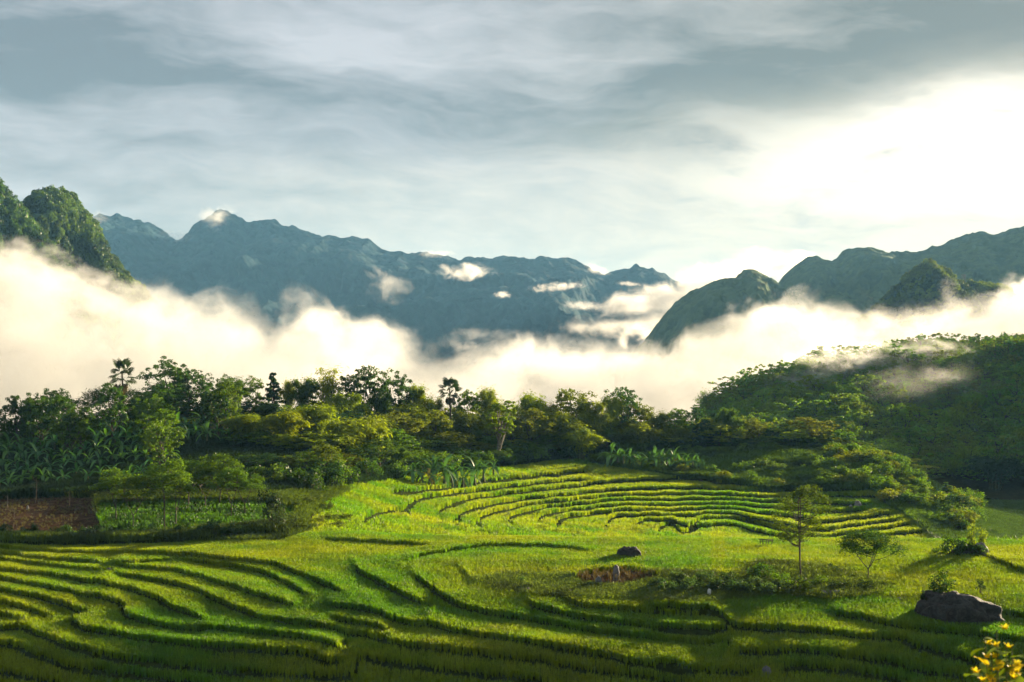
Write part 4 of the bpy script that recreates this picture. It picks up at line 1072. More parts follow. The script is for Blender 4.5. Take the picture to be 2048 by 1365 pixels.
TL = [
 (22, 838, 60, 172, 'broad', DARK, 'low dark tree at the left frame edge on the skyline', B),
 (68, 800, 50, 168, 'broad', FRESH, 'small fresh green tree rising alone left of the palm', B),
 (125, 838, 80, 172, 'broad', DARK, 'low dark tree between the small fresh tree and the spreading tree', B),
 (222, 768, 150, 178, 'spread', (.045, .075, .022), 'wide flat airy tree whose crown surrounds the palm trunk', 'spreading_tree'),
 (300, 785, 70, 186, 'broad', MID, 'mid green tree between the palm and the tall dark tree', B),
 (340, 722, 68, 188, 'open', DARK, 'tall dark open tree on the skyline right of the palm', B),
 (378, 735, 62, 190, 'open', DARK, 'dark tree leaning against the tall dark open tree', B),
 (330, 775, 80, 184, 'broad', DARK, 'low dark left flank tree under the tall dark open tree', B),
 (430, 770, 52, 190, 'broad', DARK, 'small dark skyline tree right of the tall dark open tree', B),
 (468, 747, 56, 190, 'bamboo', FRESH, 'pale green feathery clump on the left skyline', BB),
 (512, 757, 44, 192, 'broad', FRESH, 'narrow light tree left of the blue green pointed one', B),
 (546, 738, 42, 192, 'cone', BLUEG, 'dark blue green pointed tree on the skyline', 'conical_tree'),
 (577, 752, 36, 192, 'bamboo', LIME, 'thin light clump right of the blue green pointed tree', BB),
 (607, 745, 50, 192, 'bamboo', MID, 'bushy clump left of the bamboo spire', BB),
 (629, 762, 44, 192, 'broad', DARK, 'small dark tree just left of the bamboo spire', B),
 (656, 728, 26, 192, 'spire', LIME, 'single tall pointed bamboo spire on the skyline', 'bamboo_spire'),
 (692, 748, 46, 194, 'open', DARK, 'loose dark tree just right of the bamboo spire', B),
 (738, 730, 62, 196, 'open', DARK, 'tallest dark airy tree right of the bamboo spire', B),
 (690, 778, 70, 188, 'bamboo', LIME, 'sunlit bamboo plume below the airy dark tree', BB),
 (765, 770, 50, 196, 'bamboo', MID, 'bamboo plume right of the airy dark tree', BB),
 (800, 752, 46, 200, 'open', DARK, 'dark tree left of the short dark palm, nearer the spire', B),
 (835, 757, 50, 202, 'bamboo', LIME, 'pale plume left of the short dark palm', BB),
 (868, 785, 44, 203, 'bamboo', OLIVE, 'olive bamboo at the left foot of the short dark palm', BB),
 (938, 784, 50, 206, 'broad', MID, 'round tree right of the short dark palm', B),
 (976, 765, 58, 210, 'bamboo', LIME, 'bright feathery clump above the slender tree', BB),
 (1002, 795, 50, 193, 'slim', LIME, 'slender sunlit tree with a bare pale trunk before the wood', 'slender_tree'),
 (1058, 776, 74, 212, 'bamboo', LIME, 'golden bamboo right of the slender tree', BB),
 (1098, 796, 50, 214, 'bamboo', OLIVE, 'lower olive clump between two golden bamboos', BB),
 (1143, 776, 64, 216, 'open', OLIVE, 'brownish open tree right of the golden bamboos', B),
 (1180, 792, 66, 214, 'bamboo', LIME, 'large golden bamboo above the right end of the grassy knoll', BB),
 (1225, 780, 46, 220, 'bamboo', LIME, 'tall golden plume left of the dark topped tree', BB),
 (1246, 773, 50, 222, 'open', DARK, 'dark topped tree where the skyline starts to fall', B),
 (1280, 808, 60, 222, 'broad', OLIVE, 'olive tree on the falling skyline', B),
 (1316, 816, 50, 224, 'bamboo', OLIVE, 'drooping olive clump on the falling skyline', BB),
 (1348, 820, 50, 226, 'broad', MID, 'round crown on the falling skyline before the wooded hill', B),
 (1388, 816, 46, 228, 'open', DARK, 'dark tree standing before the foot of the wooded hill', B),
 (1425, 830, 46, 230, 'bamboo', LIME, 'bright clump before the foot of the wooded hill', BB),
 (1455, 808, 50, 230, 'bamboo', FRESH, 'tall fresh plume before the wooded hill slope', BB),
 (1495, 838, 46, 232, 'broad', OLIVE, 'olive tree right of the tall fresh plume', B),
 (1515, 842, 46, 230, 'open', OLIVE, 'yellowish open tree in the row below the wooded hill', B),
 (1553, 848, 48, 230, 'broad', DARK, 'dark rounded tree left of the big pale crown', B),
 (1618, 834, 84, 232, 'broad', OLIVE, 'big pale rounded crown below the wooded hill', B),
 (1682, 862, 66, 232, 'broad', MID, 'green tree right of the big pale rounded crown', B),
 (1730, 885, 60, 230, 'broad', MID, 'last tall tree of the row before the scrub slope', B),
 # middle of the wood
 (490, 822, 88, 158, 'bamboo', LIME, 'left one of two great round bamboo clumps in the wood', BB),
 (572, 815, 92, 158, 'bamboo', LIME, 'right one of two great round bamboo clumps in the wood', BB),
 (635, 800, 84, 168, 'bamboo', LIME, 'bamboo clump directly behind the two great round ones', BB),
 (690, 830, 90, 160, 'bamboo', LIME, 'broad sunlit bamboo hanging over the slope right of the round pair', BB),
 (742, 822, 80, 165, 'bamboo', LIME, 'leaning sunlit bamboo at the wood edge above the banana grove', BB),
 (655, 888, 56, 142, 'broad', OLIVE, 'small sunlit tree low at the wood edge above the red bank', B),
 (1160, 850, 82, 206, 'bamboo', LIME, 'sunlit bamboo leaning out at the corner of the wood', BB),
 (1120, 815, 80, 208, 'bamboo', LIME, 'sunlit bamboo behind the corner of the wood', BB),
 (1275, 838, 80, 218, 'bamboo', LIME, 'fountain shaped sunlit bamboo right of the wood corner', BB),
 (1350, 850, 66, 222, 'bamboo', OLIVE, 'hanging bamboo in the second row of the falling skyline', BB),
 (1440, 850, 60, 226, 'broad', LIME, 'bright tree in the row under the tall fresh plume', B),
 (820, 800, 80, 196, 'bamboo', LIME, 'golden bamboo below the pale plume left of the short palm', BB),
 (930, 815, 70, 200, 'bamboo', OLIVE, 'olive bamboo below the round tree by the short palm', BB),
 (1060, 820, 70, 204, 'broad', OLIVE, 'shaded olive crown right of the slender tree', B),
]
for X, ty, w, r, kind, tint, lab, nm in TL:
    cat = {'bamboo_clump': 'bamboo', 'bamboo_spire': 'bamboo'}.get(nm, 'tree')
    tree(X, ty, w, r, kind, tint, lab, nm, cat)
fan_palm(244, 176, 720, 56, 'tall fan palm standing high above the left wood')
fan_palm(899, 203, 756, 46, 'short dark fan palm crown poking out of the middle skyline', tint=(.020, .042, .014))

# filling crowns between the named ones, sun and shade put into their leaf tints
SKY = [(-160, 850), (0, 845), (100, 850), (200, 800), (330, 770), (430, 780), (560, 770), (700, 775), (850, 785), (1000, 800), (1100, 805), (1200, 800), (1300, 825), (1400, 835), (1500, 850), (1620, 850), (1720, 885), (1790, 920), (1850, 970), (1900, 1005)]
rng = np.random.RandomState(77)
ROWN = ['on the skyline', 'just below the skyline', 'half way up the wood', 'low in the wood']
def seg(X):
    for x, t in ((205, 'left of the tall fan palm'), (330, 'around the tall fan palm'), (450, 'under the tall dark open tree'), (560, 'left of the bamboo spire'), (665, 'under the bamboo spire'), (780, 'under the airy dark tree'), (890, 'left of the short dark palm'),
                 (980, 'right of the short dark palm'), (1060, 'by the slender pale trunk'), (1170, 'over the grassy knoll'), (1290, 'over the long banana row'), (1400, 'where the skyline falls'), (1530, 'before the wooded hill'), (1650, 'below the big pale crown'), (5000, 'at the right end of the wood')):
        if X < x: return t
def fill():
    ROW = [(.84, 62, 24), (.60, 66, 26), (.36, 66, 26), (.14, 52, 24)]
    for q, (f, wpx, step) in enumerate(ROW):
        X = -60 + 13 * q
        while X < 1800:
            X += step * (1.3 + .5 * rng.rand())
            by = np.interp(X, *zip(*WOODY)); sy = np.interp(X, *zip(*SKY))
            if X < 470 and q >= 2: continue
            rb = row_to_r(int(np.searchsorted(XG, X)), by, 'b') if X > 640 else 131
            rb = min(rb, 224); rt = np.interp(X, [0, 600, 1000, 1400, 1800], [188, 192, 216, 232, 236])
            r = rb + (rt - rb) * f + rng.rand() * 2 + 1.5
            ty = sy + (by - sy) * (1 - f) * .72 + rng.normal() * 9 + (14 if q == 0 else 0)
            kind = rng.choice(['broad', 'open', 'bamboo', 'broad'], p=[.45, .15, .25, .15])
            tint = [DARK, MID, BLUEG, OLIVE, LIME][int(rng.choice(5, p=[.20, .24, .06, .18, .32] if q < 3 and X > 540 else [.46, .32, .12, .08, .02]))]  # upper rows get brighter tints as if sunlit, the lowest row darker ones
            w = wpx * (.8 + .6 * rng.rand())
            if kind == 'bamboo': tree(X, ty, w, r, kind, (LIME if q < 2 and rng.rand() < .6 else OLIVE) if rng.rand() < .6 else MID, 'bamboo clump %s, %s' % (ROWN[q], seg(X)), BB, 'bamboo', 'bamboo clumps %s, %s' % (ROWN[q], seg(X)))
            else: tree(X, ty, w, r, kind, tint, 'rounded crown %s, %s' % (ROWN[q], seg(X)), B, 'tree', 'crowns %s, %s' % (ROWN[q], seg(X)))
fill()

# left jungle of big-leaved plants
def jungle():
    rng = np.random.RandomState(15)
    G = 'big leaved plants of the left jungle'
    JR = ['front', 'second', 'third', 'fourth', 'rearmost']
    js = lambda X: 'at the left frame edge' if X < 70 else 'behind the ploughed plot' if X < 200 else 'behind the garden plots'
    for q in range(5):
        r = 130 + q * 8.5
        X = -70 + 17 * (q % 2)
        while X < (330 if q < 3 else 470):
            X += 22 * (.75 + .5 * rng.rand())
            rr = r + rng.rand() * 5; x, y, z = ground_px(X, rr)
            t = [(.05, .15, .045), (.04, .12, .03), (.08, .19, .03)][int(rng.randint(3))]
            banana(x, y, z, .62 + .35 * rng.rand() + .10 * q, t, 'big leaved banana plant in the %s jungle row, %s' % (JR[q], js(X)), rng, 8, G + ', %s row, %s' % (JR[q], js(X)))
            if rng.rand() < .14:
                xx, yy, zz = ground_px(X + 16, rr + 3)
                plant(BRD[int(rng.randint(4))], (xx, yy, zz), 4.2 + q * .55 + rng.rand(), 3.2 + rng.rand(), 9, 6, 'dark leafy bush tree among the %s row bananas, %s' % (JR[q], js(X)), 'tree', jit(DARK if rng.rand() < .6 else MID, rng), 'jungle_tree', rng.rand() * 6, 'bush trees among the %s row bananas, %s' % (JR[q], js(X)))
    for X, r, s in ((828, 160, .95), (846, 161, .85), (868, 162, 1.25), (888, 163, 1.35), (905, 165, 1.1), (925, 168, 1.0), (950, 172, 1.15), (968, 175, 1.0), (988, 180, .8)):
        x, y, z = ground_px(X, r + 1)
        banana(x, y, z, s * 1.3, (.07, .17, .035), 'pale green banana plant in the small grove under the wood', rng, 9, 'banana grove under the middle of the wood')
    x, y, z = ground_px(858, 160); banana(x, y, z, .95, (.16, .14, .02), 'yellowing banana plant in the small grove under the wood', rng, 8)
    for k in range(15):
        X = 1222 + k * 12.5; r = 204 + 2 * rng.rand() + (k > 7) * 2; x, y, z = ground_px(X, r)
        banana(x, y, z, 1.1 + .3 * rng.rand(), (.07, .17, .035), 'pale green banana plant in the long row on the upper terrace', rng, 8, 'banana row on the upper terrace')
jungle()

# ------------------------------------------------------------------ the wooded hill at the right
def hillwood():
    rng = np.random.RandomState(19)
    x, y = jgrid(255, 424, 1400, 2260, 3.1, rng, .45)
    X = CX + F * x / y; z = sample(Z, X, y); h = 2.8 + 3.6 * rng.rand(len(x)) ** 1.8 + .8 * fbm(x / 12, y / 12, 2, 5)
    topY = CY - F * (z + h) / y
    sky = np.interp(X, *zip(*SKY)); ok = (topY < sky + 4) | (X > 1900)
    # leave out what the ground in front hides
    x, y, z, h, X, topY = [a[ok] for a in (x, y, z, h, X, topY)]
    o = np.argsort(y / np.maximum(h, 1)); 
    vis = (X[o] < 2075)
    first = o[vis][:298]; rest = np.setdiff1d(np.arange(len(x)), first)
    def tn(i):
        n = fbm(x[i] / 14, y[i] / 14, 2, 50)
        return (.14 + .08 * n + .08 * rng.rand(), .25 + .10 * n + .09 * rng.rand(), .030)
    def hs(X_, y_):
        return ('lowest part' if y_ < 285 else 'lower part' if y_ < 310 else 'middle part') + (', left shoulder' if X_ < 1620 else ', above the end of the wood' if X_ < 1800 else ', above the scrub slope' if X_ < 1920 else ', at the right edge')
    for i in first:
        pr = SMALLM[int(rng.randint(5))]
        plant(pr, (x[i], y[i], z[i] - .2), h[i], h[i] * (.65 + .85 * rng.rand() ** 1.6), 5, 3.6, 'green tree among many on the wooded hillside, %s' % hs(X[i], y[i]), 'tree', tn(i), 'hill_tree', rng.rand() * 6.28, 'trees covering the hillside, ' + hs(X[i], y[i]))
    n = len(rest); s = h[rest] / 5; r_ = np.zeros((n, 3)); r_[:, 2] = rng.rand(n) * 6.28
    tint = np.array([tn(i) for i in rest])
    CR = []
    for k, mm in enumerate(SMALLM[:3]):
        c = mm.copy(); c.name = 'canopy_tree_%d' % k; c.materials[0] = M_BARK; c.materials[1] = M_CANOPY; CR.append(c)
    w_ = (3.4 + 1.6 * rng.rand(n)) / 3.6
    scatter('hill_forest', 'forest canopy on the upper part of the wooded hill', np.stack([x, y, z - .2], 1)[rest], r_, np.stack([w_, w_, s], 1), tint, CR)
hillwood()
for X, ty, w, r, kind, tint, lab, nm in [
  (2000, 742, 22, 352, 'cone', DARK, 'small dark twin topped tree on the hillside at the right edge', 'conical_tree'),
  (1690, 912, 70, 226, 'broad', MID, 'green tree at the lower end of the row by the scrub slope', B),
  (1770, 925, 66, 224, 'broad', MID, 'round tree at the top of the scrub slope', B),
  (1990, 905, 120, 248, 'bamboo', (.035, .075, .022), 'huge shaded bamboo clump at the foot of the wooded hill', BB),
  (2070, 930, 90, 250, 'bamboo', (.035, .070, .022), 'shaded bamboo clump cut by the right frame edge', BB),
  (1892, 962, 30, 205, 'cone', FRESH, 'small pointed fresh green tree on the scrub slope', 'conical_tree'),
  (1915, 990, 60, 190, 'broad', (.05, .10, .03), 'pale leafy young tree at the foot of the scrub slope', B)]:
    tree(X, ty, w, r, kind, tint, lab, nm, 'bamboo' if nm == BB else 'tree', None)

def shrubs():
    rng = np.random.RandomState(23)
    L = 'round shrub on the overgrown slope'
    SQ = lambda X, r: (', near its top' if r > 208 else ', half way down' if r > 192 else ', near its foot') + (', behind the banana row' if X < 1400 else ', behind the tall tree' if X < 1640 else ', left side' if X < 1760 else ', middle' if X < 1840 else ', right side')
    n = 0
    for k in range(900):
        X = 1200 + 760 * rng.rand(); r = 176 + 52 * rng.rand()
        x, y, z = ground_px(X, r); Yp = CY - F * z / r
        if not inpoly(np.array([X]), np.array([Yp]), P_SCRUB)[0] or Yp < np.interp(X, *zip(*WOODY)) - 6: continue
        dens = .34 if X < 1640 else .62
        if rng.rand() > dens: continue
        s = (.8 + .9 * rng.rand()) * (1.0 if X < 1640 else 1.5)
        plant(BUSH[int(rng.randint(4))], (x, y, z), 1.15 * s, 1.9 * s, 1.4, 1.8, (L + SQ(X, r)) if X >= 1640 else 'dark shrub on the abandoned upper terraces' + SQ(X, r), 'shrub', jit(MID if rng.rand() < .7 else OLIVE, rng), 'shrub', rng.rand() * 6, ('shrubs of the scrub slope' if X >= 1640 else 'shrubs of the upper terraces') + SQ(X, r))
        n += 1
        if n > 175: break
    # foot of the wood
    for k in range(75):
        X = 470 + 1330 * rng.rand(); by = np.interp(X, *zip(*WOODY))
        rb = row_to_r(int(np.searchsorted(XG, X)), by, 'b') if X > 640 else 129
        x, y, z = ground_px(X, rb + rng.rand() * 4 + .5); s = 1 + rng.rand() * 1.1
        plant(BUSH[int(rng.randint(4))], (x, y, z), 1.3 * s, 1.9 * s, 1.4, 1.8, 'dark shrub along the foot of the wood, ' + seg(X), 'shrub', jit(DARK if rng.rand() < .6 else MID, rng), 'shrub', rng.rand() * 6, 'shrubs at the foot of the wood, ' + seg(X))
shrubs()
# ------------------------------------------------------------------ garden trees, island trees, rocks and small things
GT = [(232, 935, 66, 112, 'leftmost slender garden tree before the jungle'), (268, 948, 60, 108.5, 'low leaning garden tree left of the crossed trunks'),
      (330, 912, 80, 109, 'garden tree with crossed dark trunks'), (352, 940, 60, 110, 'garden tree just right of the crossed trunks'),
      (378, 915, 62, 118, 'pale stemmed garden tree behind the crossed trunks'), (412, 930, 52, 117, 'thin garden tree left of the tallest pale stem'),
      (440, 905, 70, 119, 'garden tree with the tallest pale stem'), (462, 932, 54, 113, 'garden tree right of the tallest pale stem'), (488, 940, 60, 114, 'rightmost garden tree before the dark bush')]
for i, (X, ty, w, r, lab) in enumerate(GT):
    rng = np.random.RandomState(i + 300); x, y, z = ground_px(X, r); h = zY(ty, r) - z
    plant(GARD[i % 3], (x, y, z), h, w / F * r * 1.5, 5, 4, lab, 'tree', jit((.12, .20, .022), rng), 'garden_tree', rng.rand() * 6, 'slender trees in the garden plots')
def shrub_at(X, Y, w, h, tint, label, name='shrub', group=None, reg='f', r=None, dz=0.0, seed=0, cat='shrub', variant=None):
    p = at(X, Y, reg) if r is None else ground_px(X, r)
    rr = p[1]; rng = np.random.RandomState(int(X * 3 + Y) + seed)
    return plant(BUSH[int(rng.randint(4)) if variant is None else variant], (p[0], p[1], p[2] + dz), h / F * rr * 1.1, w / F * rr * 1.1, 1.4, 1.8, label, cat, jit(tint, rng), name, rng.rand() * 6, group)
# dark bush hung with creeper by the path, and the hedge on the bank
shrub_at(536, 1045, 66, 74, (.020, .038, .014), 'dark hollow creeper covered bush beside the path', r=109, variant=0)
shrub_at(550, 1050, 50, 56, (.06, .085, .03), 'paler creeper mound leaning on the dark hollow bush', r=108, variant=1)
for k in range(26):
    X = -30 + k * 20; Y = np.interp(X, [0, 300, 500, 640], [1086, 1088, 1072, 1062])
    shrub_at(X, Y, 34, 16 + 8 * ((k * 7) % 3), (.035, .075, .014), 'low green shrub of the hedge along the garden bank', group='hedge shrubs on the garden bank', r=105.2 - .0 * k, seed=k)
shrub_at(62, 1084, 30, 26, (.022, .055, .014), 'tallest dark shrub of the bank hedge, near the left edge', r=104.6)
for k, (X, r) in enumerate([(600, 118), (618, 121), (642, 112), (662, 114), (676, 111), (692, 116), (580, 112), (655, 120), (636, 124), (600, 108)]):
    shrub_at(X, 1020, 34, 22, (.085, .12, .018), 'sunlit yellow green bush beside the dirt path', group='bushes beside the dirt path', r=r, seed=k)
# island of weeds with young shrubs
for k in range(16):
    X = 1318 + k * 15.5; Y = 1186 + 10 * math.sin(k * 1.9) + (4 if k > 8 else 0)
    shrub_at(X, Y, 44, 30 + (k * 5) % 12, (.055, .095, .040), 'grey green leafy shrub in the row right of the brown mound', group='leafy shrubs right of the brown mound', seed=k)
for X, Y, w, h, t, lab in [
  (1522, 1165, 56, 40, DARK, 'dark bush left of the two stemmed tall tree'), (1560, 1180, 60, 34, MID, 'bush in front of the tall slender tree'),
  (1590, 1195, 80, 40, (.05, .085, .02), 'arching bush at the foot of the stone bank, left end'), (1640, 1180, 56, 28, MID, 'bush between the tall tree and the umbrella tree'),
  (1680, 1186, 60, 24, (.03, .055, .015), 'dark bush over the stone bank'), (1735, 1185, 60, 22, (.03, .055, .015), 'dark bush under the umbrella shaped tree'),
  (1775, 1178, 40, 20, OLIVE, 'last olive bush on the right end of the stone bank'), (1045, 1172, 30, 18, (.06, .13, .03), 'small bright leafy plant above the two grey stakes'),
  (1052, 1188, 40, 20, (.05, .07, .02), 'tangled weeds round the two grey stakes'), (1318, 1098, 20, 8, DARK, 'small dark weed tuft right of the round boulder'),
  (1293, 1131, 30, 12, (.03, .045, .015), 'dark weed clump below the round boulder'), (1012, 1232, 26, 12, OLIVE, 'little weed clump on the terrace edge in the centre'),
  (226, 1148, 22, 16, (.04, .07, .015), 'grassy tuft on the pale stone at left')]:
    shrub_at(X, Y, w, h, t, lab)
def ftree(X, Y, ty, w, proto, ph, pw, tint, lab, name):
    x, y, z = at(X, Y); h = zY(ty, y) - z
    return plant(proto, (x, y, z), h * 1.02, w / F * y * 1.08, ph, pw, lab, 'tree', tint, name, .6)
ftree(1600, 1162, 966, 112, make_feathery(62, 6.5, 4, stems=2, pads=46, nleaf=150, crown0=.42, leaf=.14), 6.5, 4, (.10, .15, .022), 'tall slender two stemmed tree among the paddies', 'slender_tree')
ftree(1733, 1170, 1058, 118, make_feathery(66, 4.2, 4.4, stems=3, pads=40, nleaf=190, crown0=.4, leaf=.14, umbrella=True), 4.2, 4.4, (.055, .12, .025), 'umbrella shaped three stemmed small tree among the paddies', 'umbrella_tree')
ftree(1664, 1158, 1126, 32, make_feathery(68, 2, 1.8, stems=1, pads=14, nleaf=60, crown0=.4, leaf=.10, umbrella=True), 2, 1.8, (.035, .075, .02), 'knee high sapling between the two paddy trees', 'sapling')
# reed tuft
def reeds(X, Y, w, h, lab, n=40):
    x, y, z = at(X, Y); rng = np.random.RandomState(int(X)); V, FA = [], []
    for k in range(n):
        bx = (rng.rand() - .5) * w / F * y; hh = h / F * y * (.5 + .7 * rng.rand()); l = rng.normal() * .2 * hh; by = rng.normal() * .15; i = len(V)
        V += [(bx - .02, by, -.05), (bx + .02, by, -.05), (bx + l * .5 + .02, by, hh * .6), (bx + l * .5 - .02, by, hh * .6), (bx + l, by + .05, hh)]
        FA.append((i, i + 1, i + 2, i + 3)); FA.append((i + 3, i + 2, i + 4, i + 4))
    q = [f for f in FA if f[2] != f[3]]; t3 = [f[:3] for f in FA if f[2] == f[3]]
    o = ob('reed_clump', mesh_np('reed_clump', np.array(V), [np.array(q), np.array(t3)], [M_LEAF]), None, (x, y, z)); o['tint'] = (.03, .075, .02)
    tag(o, lab, 'reeds')
reeds(1190, 1146, 60, 26, 'upright dark reeds behind the brown mound')
reeds(1219, 1138, 8, 20, 'single pointed reed tuft right of the dark reeds', 12)

def rock_material(name, c1, c2, lichen=None):
    m, t, o = material(name)
    bs = t.nodes.new('ShaderNodeBsdfPrincipled'); bs.inputs['Roughness'].default_value = .85
    tcn = t.nodes.new('ShaderNodeTexCoord'); P_ = tcn.outputs['Object']
    ox, oy, oz = xyz(t, P_)
    n = noise(t, P_, 3.0, 7.0, .65, .8); n2_ = noise(t, comb(t, ox * 1.2, oy, oz * 3.0), 5.0, 6.0, .7, 1.5)
    c = mixc(t, n.smooth(.35, .68), c1, c2)
    c = mixc(t, n2_.smooth(.55, .62) * .7, c, tuple(q * .35 for q in c1))
    if lichen: c = mixc(t, noise(t, P_, 2.2, 5.0, .6).smooth(lichen[0], lichen[0] + .03), c, lichen[1])
    t.links.new(c, bs.inputs['Base Color'])
    bp = t.nodes.new('ShaderNodeBump'); bp.inputs['Strength'].default_value = 1; bp.inputs['Distance'].default_value = .16
    t.links.new((n + n2_).k, bp.inputs['Height']); t.links.new(bp.outputs[0], bs.inputs['Normal'])
    t.links.new(bs.outputs[0], o.inputs[0]); return m
M_ROCK = rock_material('dark_rock', (.022, .019, .017), (.075, .064, .056), (.72, (.30, .27, .23)))
M_PALE = rock_material('pale_rock', (.16, .145, .14), (.34, .31, .30), (.66, (.12, .16, .06)))
_r5, _f5 = ico(5); _r3, _f3 = ico(3)
def rock(X, Y, w, h, label, mat=None, seed=0, dpt=.7, big=False, r=None, reg='f', sq=2.4, name='rock', cat='rock', skew=0.0):
    x, y, z = at(X, Y, reg) if r is None else ground_px(X, r)
    V = (_r5 if big else _r3).copy(); Fa = _f5 if big else _f3
    W_ = w / F * y; H_ = (h + (14 if w > 30 else 5)) / F * y
    nrm = (np.abs(V) ** sq).sum(1) ** (1 / sq); V = V / nrm[:, None]
    a = V[:, 0] * 1.7 + seed; b = V[:, 1] * 1.7 + V[:, 2] * 1.1 + seed * 2
    d = 1 + .22 * fbm(a, b, 3, seed) + .10 * fbm(a * 3, b * 3, 3, seed + 2)
    crack = np.abs(fbm(a * 1.1 + 5, b * 1.4, 2, seed + 5)); d -= .10 * np.exp(-(crack / .025) ** 2)
    V = V * d[:, None]
    if skew: V[:, 2] *= 1 - skew * V[:, 0]
    V[:, 2] = np.where(V[:, 2] < -.25, -.25, V[:, 2])
    k = (V[:, 2].max())
    V = V * np.array([W_ / 2 / np.abs(V[:, 0]).max(), W_ * dpt / 2, 1.0]); V[:, 2] *= H_ / k
    me = mesh_np(name, V, Fa, [mat or M_ROCK], smooth=not big or True)
    o = ob(name, me, None, (x, y, z)); tag(o, label, cat); return o
rock(1920, 1242, 176, 46, 'huge dark cracked boulder lying in the rice at right', seed=3, big=True, sq=2.6, skew=.25, dpt=.65)
rock(1258, 1121, 50, 14, 'round ribbed brown boulder alone in the middle paddy', seed=6, big=True, sq=3.2)
BR = at(1920, 1242)[1]
shrub_at(1884, 1205, 62, 52, (.035, .08, .014), 'dense dark bush growing on the huge cracked boulder', r=BR + .6, dz=1.1, cat='shrub')
shrub_at(1856, 1230, 30, 44, (.05, .055, .02), 'brownish thin bush at the left end of the huge boulder', r=BR)
shrub_at(1960, 1200, 22, 26, (.035, .06, .02), 'small round sapling behind the huge cracked boulder', r=BR + 1.2, dz=1.3)
shrub_at(1845, 1200, 18, 26, (.03, .05, .02), 'thin sprig left of the dense bush on the boulder', r=BR + .3, dz=.9)
# overgrown outcrop at the right
rock(1936, 1116, 74, 12, 'grey outcrop mostly hidden under bushes near the field crest', seed=9, dpt=.6)
rock(1962, 1117, 34, 17, 'pale rock face at the right end of the bushy outcrop', M_PALE, seed=10)
shrub_at(1905, 1119, 56, 48, (.045, .10, .014), 'dark pointed bush on the left of the outcrop', variant=2)
shrub_at(1935, 1119, 76, 34, (.05, .11, .014), 'low bush sprawling over the middle of the outcrop')
shrub_at(1953, 1114, 46, 52, (.13, .19, .02), 'bright yellow green bush crowning the outcrop', dz=.45)
shrub_at(1878, 1117, 50, 22, (.045, .09, .014), 'creeping bush at the left foot of the outcrop')
for X, Y, w, h, lab, mt, s in [
  (1233, 1168, 14, 26, 'upright pale pointed stone on the brown mound', M_PALE, 1), (1197, 1176, 15, 11, 'squat pale stone left of the pointed one on the mound', M_PALE, 2),
  (1206, 1144, 12, 7, 'small grey stone under the dark reeds', M_PALE, 3), (1057, 1196, 12, 14, 'leaning grey stake stone in the weeds', M_PALE, 4), (1037, 1197, 18, 9, 'flat dark stone left of the leaning stake stone', M_ROCK, 5),
  (1112, 1209, 22, 7, 'flat reddish stone under the weedy island', M_ROCK, 6), (218, 1150, 16, 9, 'pale stone with a grassy tuft on the left terraces', M_PALE, 7),
  (363, 1274, 14, 8, 'dim stone at the terrace foot, left of the whitish one', M_ROCK, 8), (413, 1271, 11, 8, 'small whitish stone at the terrace foot', M_PALE, 9),
  (1017, 1234, 10, 8, 'tiny stone by the weed clump on the terrace edge', M_ROCK, 10), (1532, 1350, 22, 16, 'grey rock near the bottom edge of the photo', M_PALE, 11),
  (1682, 1150, 14, 9, 'pale stone left of the umbrella tree', M_PALE, 12), (1797, 1207, 10, 9, 'grey stone in the rice left of the huge boulder', M_PALE, 13),
  (1518, 1104, 16, 7, 'low stone beside the small wooden frame', M_ROCK, 14), (1613, 1101, 10, 5, 'low stone on the field crest behind the tall tree', M_ROCK, 15),
  (55, 1022, 6, 4, 'tiny pale stone on the ploughed plot', M_PALE, 16), (172, 1076, 16, 5, 'small light rubble heap at the corner of the ploughed plot', M_PALE, 17)]:
    if Y < 1080: rock(X, Y, w, h, lab, mt, s, r=118 if Y < 1050 else 108.5)
    else: rock(X, Y, w, h, lab, mt, s)
rock(1716, 1018, 16, 12, 'grey rock lying on the shaded far terraces', M_PALE, 21, reg='b')
rock(1702, 1022, 11, 7, 'smaller rock left of the grey one on the far terraces', M_PALE, 22, reg='b')
rock(1402, 967, 12, 6, 'small reddish rock on the terrace edge under the banana row', M_ROCK, 23, reg='b')
# stones of the little bank
def stone_bank():
    x0, y0, z0 = at(1690, 1199); root = ob('stone_bank', None, None, (x0, y0, z0)); tag(root, 'low dry stone bank under the umbrella tree', 'wall')
    rng = np.random.RandomState(4)
    for k in range(22):
        X = 1640 + 115 * (k % 16) / 15; x, y, z = at(X, 1200 - 3 * (k >= 16)); V = _iv.copy() * (1 + .2 * rng.rand(len(_iv), 1))
        s = .10 + .09 * rng.rand()
        o = ob('stone', mesh_np('stone', V * np.array([s * 1.6, s, s]), _if, [M_PALE]), root, (x - x0, y - y0, z - z0 + s * .5 + (.22 if k >= 16 else 0)), rng.rand() * 6)
stone_bank()
M_WOOD = solid('weathered_wood', (.05, .04, .032), (.12, .10, .08), 8.0)
M_WHITE = solid('white_cloth', (.55, .55, .55), (.8, .8, .78), 6.0)
def box(name, parent, p, s, mat, rot=None):
    V = np.array([(x, y, z) for x in (-.5, .5) for y in (-.5, .5) for z in (-.5, .5)]) * s
    Fb = np.array([(0, 1, 3, 2), (4, 6, 7, 5), (0, 4, 5, 1), (2, 3, 7, 6), (0, 2, 6, 4), (1, 5, 7, 3)])
    o = ob(name, mesh_np(name, V, Fb, [mat]), parent, p)
    if rot: o.rotation_euler = rot
    return o
